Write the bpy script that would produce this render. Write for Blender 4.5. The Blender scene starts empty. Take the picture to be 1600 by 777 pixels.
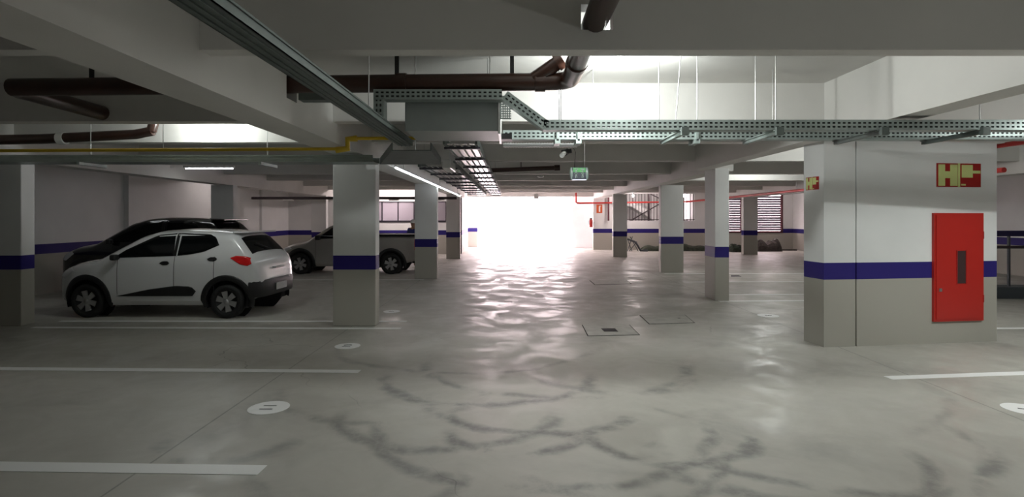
import bpy, bmesh, math, random
from mathutils import Vector, Matrix
random.seed(4)
S = bpy.context.scene
C = S.collection
PI = math.pi
# ------------------------------------------------------------------ camera, world, exposure
F = 860.0                                   # focal length in pixels of the 1600 px wide frame
CH = 1.70                                   # eye height
cd = bpy.data.cameras.new('camera'); cam = bpy.data.objects.new('camera', cd); C.objects.link(cam)
cam.location = (0, 0, CH); cam.rotation_euler = (PI/2, 0, 0)
cd.sensor_width = 36; cd.lens = 36*F/1600; cd.shift_y = -48.5/1600; cd.clip_start = .05; cd.clip_end = 300
S.camera = cam
S.view_settings.view_transform = 'Standard'; S.view_settings.look = 'None'
S.view_settings.gamma = 1; S.view_settings.exposure = 0.2
try: S.view_settings.use_curve_mapping = False
except Exception: pass
W = bpy.data.worlds.new('World'); S.world = W; W.use_nodes = True
bg = W.node_tree.nodes['Background']
bg.inputs[0].default_value = (1, .83, .87, 1); bg.inputs[1].default_value = 18.0
LAMP = 1.0                                  # common factor of the ceiling lamps
LCOL = (.95, 1, .965)

# ------------------------------------------------------------------ materials
MATS = {}
def mat(name, col=(.8,.8,.8), rough=.5, metal=0, spec=.5, emit=None, es=0, coat=0):
    m = bpy.data.materials.new(name); m.use_nodes = True
    b = m.node_tree.nodes['Principled BSDF']
    b.inputs['Base Color'].default_value = (*col, 1); b.inputs['Roughness'].default_value = rough
    b.inputs['Metallic'].default_value = metal; b.inputs['Specular IOR Level'].default_value = spec
    b.inputs['Coat Weight'].default_value = coat
    if emit: b.inputs['Emission Color'].default_value = (*emit, 1); b.inputs['Emission Strength'].default_value = es
    MATS[name] = m
    return m
def nd(m, t, **k):
    n = m.node_tree.nodes.new(t)
    for a, v in k.items(): setattr(n, a, v)
    return n
def lk(m, a, b): m.node_tree.links.new(a, b)
def noise_vary(name, col, amt=.12, scale=3.0, rough=.5, metal=0, spec=.5, bump=.0, detail=6):
    """a base colour varied by noise, with an optional fine bump"""
    m = mat(name, col, rough, metal, spec); b = m.node_tree.nodes['Principled BSDF']
    tc = nd(m, 'ShaderNodeTexCoord'); n = nd(m, 'ShaderNodeTexNoise'); n.inputs['Scale'].default_value = scale; n.inputs['Detail'].default_value = detail
    g = nd(m, 'ShaderNodeNewGeometry'); lk(m, g.outputs['Position'], n.inputs['Vector'])
    r = nd(m, 'ShaderNodeValToRGB'); r.color_ramp.elements[0].position = .3; r.color_ramp.elements[1].position = .7
    r.color_ramp.elements[0].color = (*[c*(1-amt) for c in col], 1); r.color_ramp.elements[1].color = (*[min(1, c*(1+amt)) for c in col], 1)
    lk(m, n.outputs[0], r.inputs[0]); lk(m, r.outputs[0], b.inputs['Base Color'])
    if bump:
        n2 = nd(m, 'ShaderNodeTexNoise'); n2.inputs['Scale'].default_value = scale*12; lk(m, g.outputs['Position'], n2.inputs['Vector'])
        bp = nd(m, 'ShaderNodeBump'); bp.inputs['Strength'].default_value = bump; bp.inputs['Distance'].default_value = .01
        lk(m, n2.outputs[0], bp.inputs['Height']); lk(m, bp.outputs[0], b.inputs['Normal'])
    return m
noise_vary('ceiling_paint', (.69,.675,.65), .05, 1.2, .7, bump=.12)
# three band wall paint: grey below, blue stripe, white above
def banded():
    m = noise_vary('banded_paint', (.74,.745,.74), .035, 1.5, .6, spec=.2, bump=.08); b = m.node_tree.nodes['Principled BSDF']
    up = b.inputs['Base Color'].links[0].from_socket
    g = nd(m, 'ShaderNodeNewGeometry'); sx = nd(m, 'ShaderNodeSeparateXYZ'); lk(m, g.outputs['Position'], sx.inputs[0])
    r = nd(m, 'ShaderNodeMapRange'); r.inputs['From Max'].default_value = 4.0; lk(m, sx.outputs[2], r.inputs[0])
    lo = nd(m, 'ShaderNodeMath', operation='LESS_THAN'); lk(m, sx.outputs[2], lo.inputs[0]); lo.inputs[1].default_value = .885
    mid = nd(m, 'ShaderNodeMath', operation='LESS_THAN'); lk(m, sx.outputs[2], mid.inputs[0]); mid.inputs[1].default_value = 1.105
    m1 = nd(m, 'ShaderNodeMix', data_type='RGBA'); lk(m, mid.outputs[0], m1.inputs[0]); lk(m, up, m1.inputs[6]); m1.inputs[7].default_value = (.026,.018,.16,1)
    m2 = nd(m, 'ShaderNodeMix', data_type='RGBA'); lk(m, lo.outputs[0], m2.inputs[0]); lk(m, m1.outputs[2], m2.inputs[6]); m2.inputs[7].default_value = (.40,.385,.34,1)
    lk(m, m2.outputs[2], b.inputs['Base Color'])
banded()
noise_vary('white_wall', (.8,.79,.78), .03, 2, .6)
mat('road_paint', (.88,.88,.87), .5)
mat('black_ink', (.02,.02,.022), .5)
mat('dark_gap', (.025,.022,.02), .9)
noise_vary('cover_concrete', (.46,.45,.41), .15, 6, .5, bump=.2)
noise_vary('galvanised', (.33,.385,.37), .1, 9, .42, .55)
noise_vary('galvanised_dark', (.13,.155,.145), .12, 9, .5, .4)
noise_vary('box_grey', (.30,.33,.325), .05, 4, .45, .2)
mat('cable_sheath', (.82,.83,.86), .3, .1, .6)
noise_vary('polished_zinc', (.82,.83,.86), .05, 14, .2, .95)
mat('white_pipe', (.8,.8,.79), .25)
noise_vary('brown_pvc', (.042,.017,.011), .2, 5, .3)
mat('yellow_pipe', (.62,.42,.02), .4)
mat('red_pipe', (.50,.03,.025), .35)
mat('cabinet_red', (.46,.022,.016), .36)
mat('smoked_glass', (.06,.035,.035), .12)
mat('steel', (.5,.5,.5), .35, .9)
mat('sign_red', (.36,.012,.01), .4)
mat('sign_yellow', (.60,.66,.26), .4)
mat('sign_orange', (.62,.10,.02), .4)
mat('sign_white', (.8,.8,.76), .4)
mat('exit_green', (.03,.20,.04), .3, emit=(.06,.5,.10), es=.25)
mat('exit_dark', (.02,.03,.05), .3)
mat('clear_plastic', (.33,.40,.38), .15)
mat('black_plastic', (.012,.012,.013), .45)
mat('rubber', (.010,.010,.011), .75)
mat('white_car_paint', (.74,.75,.76), .22, 0, .5, coat=.8)
mat('black_car_paint', (.006,.006,.008), .2, 0, .5, coat=.6)
mat('silver_car_paint', (.40,.385,.36), .3, .3, .5, coat=.6)
mat('car_glass', (.004,.005,.006), .08, 0, .3)
mat('tail_red', (.45,.012,.012), .15, emit=(.8,.02,.02), es=.06)
mat('lamp_clear', (.75,.76,.78), .1)
mat('hubcap', (.5,.5,.51), .32, .7)
mat('plate_grey', (.45,.45,.45), .4)
mat('lamp_glow', (1,1,1), .5, emit=LCOL, es=40)
mat('lamp_body', (.8,.8,.8), .4)
mat('frame_dark', (.03,.025,.035), .5)
mat('navy_paint', (.02,.015,.07), .5)
mat('frame_wine', (.10,.02,.03), .5)
mat('rail_dark', (.05,.035,.04), .5)
mat('louvre', (.10,.085,.11), .45)
noise_vary('tarp', (.03,.04,.025), .5, 8, .8, bump=.4)
noise_vary('tarp_brown', (.05,.04,.035), .4, 8, .8, bump=.4)
mat('skin', (.42,.25,.18), .6); mat('blue_cloth', (.04,.06,.26), .8); mat('jeans', (.03,.035,.06), .8); mat('cap_white', (.8,.8,.8), .7)
mat('slate', (.06,.07,.08), .6)
def pane_mat():
    m = mat('frosted_pane', (.36,.33,.37), .35, emit=None)
    b = m.node_tree.nodes['Principled BSDF']; b.inputs['Transmission Weight'].default_value = .25
pane_mat()
def floor_mat():
    m = mat('concrete_floor', (.3,.29,.27), .4); b = m.node_tree.nodes['Principled BSDF']
    g = nd(m, 'ShaderNodeNewGeometry'); pos = g.outputs['Position']
    def noise(sc, det=6, dist=0, rough=.55):
        n = nd(m, 'ShaderNodeTexNoise'); n.inputs['Scale'].default_value = sc; n.inputs['Detail'].default_value = det
        n.inputs['Distortion'].default_value = dist; n.inputs['Roughness'].default_value = rough; lk(m, pos, n.inputs['Vector']); return n.outputs[0]
    def math_(op, a, b_=None, c=None):
        n = nd(m, 'ShaderNodeMath', operation=op)
        for i, v in enumerate((a, b_, c)):
            if v is None: continue
            if hasattr(v, 'links'): lk(m, v, n.inputs[i])
            else: n.inputs[i].default_value = v
        return n.outputs[0]
    def smooth(v, lo, hi, a=0., c=1.):
        n = nd(m, 'ShaderNodeMapRange', interpolation_type='SMOOTHSTEP'); lk(m, v, n.inputs[0])
        n.inputs[1].default_value = lo; n.inputs[2].default_value = hi; n.inputs[3].default_value = a; n.inputs[4].default_value = c; return n.outputs[0]
    big = noise(.45, 5, .6); med = noise(1.7, 8, 1.2, .65); fine = noise(22, 4)
    sx = nd(m, 'ShaderNodeSeparateXYZ'); lk(m, pos, sx.inputs[0]); X, Y = sx.outputs[0], sx.outputs[1]
    base = nd(m, 'ShaderNodeValToRGB'); e = base.color_ramp.elements
    e[0].position = .25; e[0].color = (.40,.385,.345,1); e[1].position = .75; e[1].color = (.54,.525,.48,1)
    mixn = math_('MULTIPLY_ADD', med, .45, math_('MULTIPLY', big, .55)); lk(m, mixn, base.inputs[0])
    # tyre marks: arcs of rings, each broken up by noise
    wob = math_('MULTIPLY', math_('SUBTRACT', noise(.9, 6, 0, .6), .5), .5)
    brk = smooth(noise(1.5, 6, .4, .6), .37, .56)
    acc = None
    arcs = [(.23,5.1,.95,.10,.95),(.25,4.55,1.35,.09,.8),(-.55,4.75,.9,.10,.8),(.0,4.35,.5,.09,.95),(-.25,5.9,1.1,.09,.9),(.5,6.4,1.5,.10,.75),(1.25,4.3,.62,.10,.95),
            (2.3,4.4,1.25,.09,.8),(.75,3.9,.75,.08,.85),(1.9,3.95,.9,.09,.8),(-1.25,5.4,1.0,.10,.6),(-1.0,3.7,.7,.10,.6),(1.1,6.0,.8,.12,.7),(-.6,7.4,1.7,.08,.5),(-2.1,4.2,.5,.10,.6),(.4,3.35,.45,.08,.8),(2.6,5.6,1.6,.07,.35)]
    for cx, cy, r, w, s in arcs:
        dx = math_('SUBTRACT', X, cx); dy = math_('SUBTRACT', Y, cy)
        d = math_('SQRT', math_('ADD', math_('MULTIPLY', dx, dx), math_('MULTIPLY', math_('MULTIPLY', dy, dy), 1.5)))
        d = math_('ABSOLUTE', math_('SUBTRACT', math_('ADD', d, wob), r))
        near = smooth(dy, -.25*r, .25*r, 1., .04)          # stronger on the near half of the arc
        k = math_('MULTIPLY', math_('MULTIPLY', smooth(d, w*.05, w*1.35, 1., 0.), near), s)
        acc = k if acc is None else math_('MAXIMUM', acc, k)
    marks = math_('MULTIPLY', math_('MULTIPLY', acc, brk), smooth(noise(9, 5, 0, .7), .2, .6, .45, 1.25))
    blot = math_('MULTIPLY', smooth(noise(.75, 6, .4, .6), .50, .75), .5)
    stain = math_('MAXIMUM', marks, blot)
    mx = nd(m, 'ShaderNodeMix', data_type='RGBA'); lk(m, math_('MULTIPLY', stain, .62), mx.inputs[0]); lk(m, base.outputs[0], mx.inputs[6]); mx.inputs[7].default_value = (.10,.098,.10,1)
    # saw cut joints along the bays and thin cracks
    jn = None
    for jx in (-2.5, 4.28):
        k = smooth(math_('ABSOLUTE', math_('SUBTRACT', math_('ADD', X, math_('MULTIPLY', wob, .03)), jx)), .003, .012, 1., 0.)
        jn = k if jn is None else math_('MAXIMUM', jn, k)
    v = nd(m, 'ShaderNodeTexVoronoi', feature='DISTANCE_TO_EDGE'); v.inputs['Scale'].default_value = .21
    ad = nd(m, 'ShaderNodeVectorMath', operation='ADD'); nn = nd(m, 'ShaderNodeTexNoise'); nn.inputs['Scale'].default_value = .9; nn.inputs['Detail'].default_value = 3
    lk(m, pos, nn.inputs['Vector']); lk(m, pos, ad.inputs[0]); lk(m, nn.outputs[1], ad.inputs[1]); lk(m, ad.outputs[0], v.inputs['Vector'])
    crack = math_('MULTIPLY', smooth(v.outputs[0], .0002, .0016, 1., 0.), smooth(noise(.5, 2), .5, .6))
    lines = math_('MULTIPLY', math_('MAXIMUM', jn, crack), .5)
    mx2 = nd(m, 'ShaderNodeMix', data_type='RGBA'); lk(m, lines, mx2.inputs[0]); lk(m, mx.outputs[2], mx2.inputs[6]); mx2.inputs[7].default_value = (.07,.068,.062,1)
    lk(m, mx2.outputs[2], b.inputs['Base Color'])
    ro = nd(m, 'ShaderNodeMapRange'); lk(m, noise(1.8, 7, .8, .62), ro.inputs[0]); ro.inputs[1].default_value = .36; ro.inputs[2].default_value = .62; ro.inputs[3].default_value = .28; ro.inputs[4].default_value = .60
    lk(m, ro.outputs[0], b.inputs['Roughness'])
    bp = nd(m, 'ShaderNodeBump'); bp.inputs['Strength'].default_value = .055; bp.inputs['Distance'].default_value = .02
    lk(m, math_('MULTIPLY_ADD', fine, .12, noise(5.5, 7, .6, .6)), bp.inputs['Height']); lk(m, bp.outputs[0], b.inputs['Normal'])
floor_mat()

# ------------------------------------------------------------------ mesh helpers
class MB:
    def __init__(s): s.v = []; s.f = []; s.sm = []
    def add(s, vs, fs, smooth=False):
        o = len(s.v); s.v += [tuple(v) for v in vs]; s.f += [tuple(i+o for i in f) for f in fs]; s.sm += [smooth]*len(fs); return s
    def box(s, x0, x1, y0, y1, z0, z1):
        vs = [(x, y, z) for z in (z0, z1) for y in (y0, y1) for x in (x0, x1)]
        return s.add(vs, [(0,2,3,1),(4,5,7,6),(0,1,5,4),(2,6,7,3),(0,4,6,2),(1,3,7,5)])
    def bevbox(s, x0, x1, y0, y1, z0, z1, r=.01, seg=2):
        bm = bmesh.new(); bmesh.ops.create_cube(bm, size=1)
        for v in bm.verts: v.co = Vector(((x0+x1)/2+v.co.x*(x1-x0), (y0+y1)/2+v.co.y*(y1-y0), (z0+z1)/2+v.co.z*(z1-z0)))
        bmesh.ops.bevel(bm, geom=bm.edges[:], offset=r, segments=seg, profile=.5, affect='EDGES')
        bm.verts.index_update(); s.add([v.co for v in bm.verts], [[v.index for v in f.verts] for f in bm.faces]); bm.free(); return s
    def prism(s, pts, z0, z1):                    # pts: footprint, counter clockwise
        n = len(pts); vs = [(x, y, z0) for x, y in pts]+[(x, y, z1) for x, y in pts]
        return s.add(vs, [tuple(range(n-1, -1, -1)), tuple(range(n, 2*n))]+[(i, (i+1) % n, n+(i+1) % n, n+i) for i in range(n)])
    def tube(s, path, r, n=10, cap=True):
        P = [Vector(p) for p in path]; rs = r if isinstance(r, (list, tuple)) else [r]*len(P); rings = []
        for i, p in enumerate(P):
            t = (P[min(i+1, len(P)-1)]-P[max(i-1, 0)]).normalized()
            a = t.cross(Vector((0,0,1)) if abs(t.z) < .95 else Vector((0,1,0))).normalized(); b_ = t.cross(a).normalized()
            rings.append([p+(a*math.cos(2*PI*k/n)+b_*math.sin(2*PI*k/n))*rs[i] for k in range(n)])
        vs = [v for rg in rings for v in rg]; fs = []
        for i in range(len(P)-1):
            for k in range(n): fs.append((i*n+k, i*n+(k+1) % n, (i+1)*n+(k+1) % n, (i+1)*n+k))
        s.add(vs, fs, True)
        if cap: s.add(rings[0], [tuple(range(n))]); s.add(rings[-1], [tuple(range(n-1, -1, -1))])
        return s
    def lathe(s, prof, centre, axis='y', n=28, smooth=True):   # prof: (radius, offset along the axis)
        vs = []
        for r, o in prof:
            for k in range(n):
                c, d = r*math.cos(2*PI*k/n), r*math.sin(2*PI*k/n)
                vs.append({'y': (c, o, d), 'z': (c, d, o), 'x': (o, c, d)}[axis])
        vs = [(v[0]+centre[0], v[1]+centre[1], v[2]+centre[2]) for v in vs]
        return s.add(vs, [(i*n+k, i*n+(k+1) % n, (i+1)*n+(k+1) % n, (i+1)*n+k) for i in range(len(prof)-1) for k in range(n)], smooth)
    def disc(s, c, r, n=32, axis='z', r2=None):
        r2 = r2 or r; vs = []
        for k in range(n):
            a, b_ = r*math.cos(2*PI*k/n), r2*math.sin(2*PI*k/n)
            vs.append({'z': (c[0]+a, c[1]+b_, c[2]), 'y': (c[0]+a, c[1], c[2]+b_)}[axis])
        return s.add(vs, [tuple(range(n))])
    def perf(s, o, u, v, length, height, pitch=.05, duty=.55, rows=((.22,.38),(.60,.76))):
        """sheet with rows of open slots: origin o, length along u, height along v"""
        o, u, v = Vector(o), Vector(u).normalized(), Vector(v).normalized()
        def q(a0, a1, b0, b1): s.add([o+u*a0+v*b0, o+u*a1+v*b0, o+u*a1+v*b1, o+u*a0+v*b1], [(0,1,2,3)])
        h = 0
        for r0, r1 in rows:
            q(0, length, h*height, r0*height)
            n = max(1, int(length/pitch)); p = length/n
            for i in range(n): q(i*p, i*p+p*(1-duty), r0*height, r1*height)
            h = r1
        q(0, length, h*height, height); return s
    def build(s, name, m, parent=None, local=False):
        me = bpy.data.meshes.new(name)
        if parent is None:
            xs = [v[0] for v in s.v]; ys = [v[1] for v in s.v]
            off = Vector(((min(xs)+max(xs))/2, (min(ys)+max(ys))/2, min(v[2] for v in s.v)))
        else: off = Vector((0,0,0)) if local else (Vector(parent['base']) if 'base' in parent else Vector(parent.location))
        me.from_pydata([tuple(Vector(v)-off) for v in s.v], [], s.f); me.update()
        me.polygons.foreach_set('use_smooth', s.sm)
        bm = bmesh.new(); bm.from_mesh(me); bmesh.ops.recalc_face_normals(bm, faces=bm.faces); bm.to_mesh(me); bm.free()
        me.materials.append(MATS[m]); o = bpy.data.objects.new(name, me); C.objects.link(o)
        if parent is None: o.location = off
        else:
            o.parent = parent
            if not local: o['base'] = list(off)
        return o
def tag(o, label=None, cat=None, group=None, kind=None):
    if label: o['label'] = label
    if cat: o['category'] = cat
    if group: o['group'] = group
    if kind: o['kind'] = kind
    return o
def thing(name, label, cat, loc=(0,0,0), rz=0, group=None, kind=None):
    o = bpy.data.objects.new(name, None); C.objects.link(o); o.location = loc; o.rotation_euler = (0,0,rz); o.empty_display_size = .1
    return tag(o, label, cat, group, kind)
def struct(name, mb, m, label=None, cat=None): return tag(mb.build(name, m), label, cat, kind='structure')
def unmark():                                # helper bookkeeping does not stay on the objects
    for o in bpy.data.objects:
        if 'base' in o: del o['base']
def gx(px, d): return (px-800)*d/F           # pixel column -> world X at a known depth
def gz(py, d): return CH+(340-py)*d/F        # pixel row -> world Z at a known depth
def text_mesh(txt, size, mtx, name, m, parent, thick=.001):
    c = bpy.data.curves.new(name, 'FONT'); c.body = txt; c.size = size; c.align_x = 'CENTER'; c.align_y = 'CENTER'; c.extrude = thick; c.resolution_u = 3
    t = bpy.data.objects.new(name+'_tmp', c); C.objects.link(t)
    me = bpy.data.meshes.new_from_object(t.evaluated_get(bpy.context.evaluated_depsgraph_get())); bpy.data.objects.remove(t); bpy.data.curves.remove(c)
    me.transform(mtx); me.name = name; me.materials.clear(); me.materials.append(MATS[m])
    o = bpy.data.objects.new(name, me); C.objects.link(o); o.parent = parent; return o

# ------------------------------------------------------------------ setting: floor, slab, walls, beams, columns
XL, XR, YB, YLW, YRW = -10.5, 14.8, -9.0, 25.6, 29.0      # left wall, right wall, wall behind, left and right far walls
SL, TB = 3.35, 2.88                                       # slab and cross beam undersides
f = MB(); f.box(XL, XR, YB, YRW+.3, -.25, 0); floor = struct('floor', f, 'concrete_floor', 'grey polished concrete garage floor with dark tyre marks')
f = MB(); f.box(XL-.2, XR+.2, YB-.2, 31.2, SL, SL+.25); struct('ceiling', f, 'ceiling_paint', 'white painted concrete slab above the beams')  # carried on past the exit to shade the return wall outside
f = MB(); f.box(XL-.2, XL, YB, YRW, 0, SL); f.box(XL, XL+.12, 14.9, 15.6, 0, SL); f.box(XL, XL+.10, 22.9, 25.6, 0, SL)
struct('wall_left', f, 'banded_paint', 'white side wall with blue stripe behind the parked cars')
f = MB(); f.box(XL-.2, XR+.2, YB-.2, YB, 0, SL); struct('wall_behind', f, 'banded_paint', 'white wall with blue stripe behind the viewer')
f = MB(); f.box(XR, XR+.2, YB, YRW, 0, SL); struct('wall_right', f, 'banded_paint', 'white side wall with blue stripe beyond the hydrant pier')
# far wall on the left with a window strip
wx0, wx1, wz0, wz1 = gx(572, YLW), gx(697, YLW), gz(346, YLW), gz(315, YLW)
f = MB(); f.box(XL, wx0, YLW, YLW+.2, 0, SL); f.box(wx0, wx1, YLW, YLW+.2, 0, wz0); f.box(wx0, wx1, YLW, YLW+.2, wz1, SL); f.box(wx1, -2.35, YLW, YLW+.2, 0, SL); f.box(-2.55, -2.35, YLW, YRW+.3, 0, SL)
wfar = struct('wall_far_left', f, 'banded_paint', 'white far wall with blue stripe below a window strip')
# far wall on the right: stair opening and two louvre windows
ox0, ox1, oz0, oz1 = gx(978, YRW), gx(1086, YRW), gz(345, YRW), gz(303, YRW)
lw = [(gx(1128, YRW), gx(1160, YRW)), (gx(1172, YRW), gx(1223, YRW))]; lz0, lz1 = gz(363, YRW)+.02, gz(303, YRW)
f = MB(); f.box(gx(927, YRW), ox0, YRW, YRW+.2, 0, SL); f.box(ox0, ox1, YRW, YRW+.2, 0, oz0); f.box(ox0, ox1, YRW, YRW+.2, oz1, SL)
f.box(ox1, lw[0][0], YRW, YRW+.2, 0, SL)
for a, b in lw: f.box(a, b, YRW, YRW+.2, 0, lz0); f.box(a, b, YRW, YRW+.2, lz1, SL)
f.box(lw[0][1], lw[1][0], YRW, YRW+.2, 0, SL); f.box(lw[1][1], XR, YRW, YRW+.2, 0, SL)
struct('wall_far_right', f, 'banded_paint', 'white far wall with blue stripe, stair opening and louvre windows')
# header over the exit and the white return wall outside it
f = MB(); f.box(-2.35, gx(927, YRW), YRW, YRW+.2, 2.80, SL); struct('trim_1', f, 'ceiling_paint', 'concrete header above the bright exit')
f = MB(); f.box(gx(896, 30.4), gx(935, 30.4), 30.4, 30.6, 0, SL); f.box(gx(896, 30.4)-.04, gx(896, 30.4), 30.4, 38, 0, SL); struct('wall_ramp_right', f, 'white_wall', 'plain white return wall just outside the exit')
f = MB(); f.box(-6, gx(746, 31.5), 31.5, 31.7, 0, 3.6); struct('wall_ramp_left', f, 'banded_paint', 'sunlit wall with blue stripe outside the exit')
f = MB(); f.box(-40, 60, YRW+.3, 75, -.25, -.01); struct('ground_outside', f, 'white_wall', 'pale paving outside the exit')
f = MB(); f.box(-30, 45, 52, 52.4, -.1, 6); struct('wall_across_yard', f, 'white_wall', 'white wall across the yard outside the exit')
# stair room behind the opening
f = MB(); f.box(ox0-.9, ox0-.7, YRW+.2, 31.8, 0, SL); f.box(ox1+.5, ox1+.7, YRW+.2, 31.8, 0, SL)
sw0, sw1, sz0, sz1 = gx(1064, 31.8), gx(1086, 31.8), gz(344, 31.8), gz(300, 31.8)
f.box(ox0-.9, sw0, 31.8, 32, 0, SL); f.box(sw0, sw1, 31.8, 32, 0, sz0); f.box(sw0, sw1, 31.8, 32, sz1, SL); f.box(sw1, ox1+.7, 31.8, 32, 0, SL); f.box(ox0-.9, ox1+.7, 31.2, 32, SL, SL+.2)
struct('wall_stairwell', f, 'white_wall', 'white stairwell walls behind the stair railing')
# beams across the garage
BY = [(-5.2,.15), (-1.6,.15), (3.87,.15), (6.75,.2), (8.62,.22), (11.5,.2), (14.9,.2), (17.5,.2), (20.6,.2), (23.3,.2), (26.0,.2)]
HX = .60                                                    # pipe sleeve in the nearest cross beam
for y, w in BY:
    f = MB()
    if y == 3.87:
        f.box(XL, HX-.115, y, y+w, TB, SL); f.box(HX+.115, XR, y, y+w, TB, SL); f.box(HX-.115, HX+.115, y, y+w, TB, 3.02); f.box(HX-.115, HX+.115, y, y+w, 3.2, SL)
    else: f.box(XL, XR, y, y+w, TB, SL)
    struct('cross_beam', f, 'ceiling_paint', 'white concrete beam spanning across the garage')
PYB, PZ = 5.5, 3.0                                          # brown drain pipe crossing the beams
def long_beam(x0, x1, zb, y1, holes=(), y0=YB):
    f = MB(); ys = y0
    for hy, hz, r in holes:
        f.box(x0, x1, ys, hy-r, zb, SL); f.box(x0, x1, hy-r, hy+r, zb, hz-r); f.box(x0, x1, hy-r, hy+r, hz+r, SL); ys = hy+r
    f.box(x0, x1, ys, y1, zb, SL); return f
struct('long_beam', long_beam(-2.63, -2.20, 2.63, YLW, [(PYB, PZ, .13)]), 'ceiling_paint', 'deep lengthwise beam over the columns beside the exit lane, pierced by the brown pipe')
struct('long_beam', long_beam(3.83, 4.13, 2.70, 12), 'ceiling_paint', 'deep lengthwise beam beside the hydrant pier')
struct('long_beam', long_beam(4.3, 4.75, 2.70, YRW, y0=11.8), 'ceiling_paint', 'deep lengthwise beam running on over the far row of columns')
struct('long_beam', long_beam(-8.2, -7.8, 2.60, YLW), 'ceiling_paint', 'deep lengthwise beam over the parked cars')
struct('long_beam', long_beam(10.6, 11.0, 2.62, YRW), 'ceiling_paint', 'deep lengthwise beam in front of the louvre windows')
# columns
cols = [(-2.80,-2.13,8.60,.24,2.63,'broad striped column between the white car and the exit lane'),
        (-2.69,-2.07,15.2,.25,2.63,'striped column hiding the tail of the silver pickup'),
        (-2.69,-2.12,22.5,.25,2.63,'striped column beside the exit in front of the window strip'),
        (-8.32,-7.67,8.60,.25,2.60,'striped column in front of the nose of the white car'),
        (-8.32,-7.70,15.2,.25,2.60,'shaded column rising behind the black car'),
        (-8.2,-7.6,22.5,.25,2.60,'brownish column standing behind the hood of the pickup'),
        (4.13,4.42,11.2,.6,2.70,'narrow striped column with its dark side to the lane'),
        (4.60,5.30,17.0,.25,2.70,'broad striped column in front of the staircase'),
        (4.34,4.94,23.6,.25,2.70,'shaded striped column nearest the extinguisher sign'),
        (10.6,11.25,25.2,.25,2.62,'striped column in front of the louvre windows')]
for x0, x1, y, d, top, lab in cols:
    f = MB(); f.bevbox(x0, x1, y, y+d, 0, top, .012); struct('column', f, 'banded_paint', lab)
# hydrant pier: column and wall slab with a joint between them
f = MB(); f.prism([(4.08,7.20),(4.53,7.262),(4.53,7.66),(4.03,7.60)], 0, 2.72); pier = struct('column', f, 'banded_paint', 'corner column of the hydrant pier with the small sign')
f = MB(); f.prism([(4.545,7.256),(6.65,7.55),(6.60,7.95),(4.545,7.66)], 0, 2.72); f.prism([(4.52,7.28),(4.56,7.285),(4.56,7.6),(4.52,7.6)], 0, 2.72)
struct('wall_pier', f, 'banded_paint', 'striped wall pier carrying the red hydrant cabinet')
f = MB(); f.box(4.13, 10.6, 7.55, 7.95, 2.72, SL); struct('cross_beam', f, 'ceiling_paint', 'beam resting on the hydrant pier')

# ------------------------------------------------------------------ windows of the far walls
w = thing('window_1', 'dark framed window strip high in the far wall', None, ((wx0+wx1)/2, YLW+.1, wz0), kind='structure')
n = 5; dx = (wx1-wx0)/n
f = MB(); f.box(wx0, wx1, YLW-.03, YLW+.03, wz0-.05, wz0+.04); f.box(wx0, wx1, YLW-.03, YLW+.03, wz1-.04, wz1)
for i in range(n+1): f.box(wx0+i*dx-.025, wx0+i*dx+.025, YLW-.03, YLW+.03, wz0, wz1)
f.build('window_frame', 'frame_dark', w)
for i in range(n): f = MB(); f.box(wx0+i*dx+.02, wx0+(i+1)*dx-.02, YLW+.03, YLW+.04, wz0+.03, wz1-.03); f.build('pane', 'frosted_pane', w)
for i, (a, b) in enumerate(lw):
    w = thing('window_%d' % (i+2), ['louvre window behind the striped column', 'wide louvre window beside the corner of the far wall'][i], None, ((a+b)/2, YRW+.1, lz0), kind='structure')
    f = MB(); f.box(a, b, YRW-.04, YRW+.06, lz0-.06, lz0+.05); f.box(a, a+.07, YRW-.04, YRW+.06, lz0, lz1); f.box(b-.1, b, YRW-.04, YRW+.06, lz0, lz1); f.build('window_frame', 'frame_wine', w)
    me = None; ns = int((lz1-lz0-.06)/.122)
    for k in range(ns):
        z = lz0+.06+k*.122
        if me is None:
            f = MB(); f.add([(a+.06,YRW-.02,z),(b-.08,YRW-.02,z),(b-.08,YRW+.045,z+.110),(a+.06,YRW+.045,z+.110),(a+.06,YRW-.02,z+.008),(b-.08,YRW-.02,z+.008),(b-.08,YRW+.045,z+.118),(a+.06,YRW+.045,z+.118)], [(0,1,2,3),(4,5,6,7),(0,1,5,4),(2,3,7,6),(0,3,7,4),(1,2,6,5)])
            o0 = f.build('slat', 'louvre', w); me = o0; z0 = z
        else:
            c = me.copy(); C.objects.link(c); c.location.z += z-z0
w = thing('window_4', 'bright stairwell window with dark bars', None, ((sw0+sw1)/2, 31.85, sz0), kind='structure')
f = MB(); f.box(sw0, sw1, 31.78, 31.84, sz0, sz0+.05)
for i in range(4): x = sw0+(sw1-sw0)*(.15+.23*i); f.box(x-.02, x+.02, 31.78, 31.84, sz0, sz1)
f.build('window_frame', 'frame_dark', w)

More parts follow.
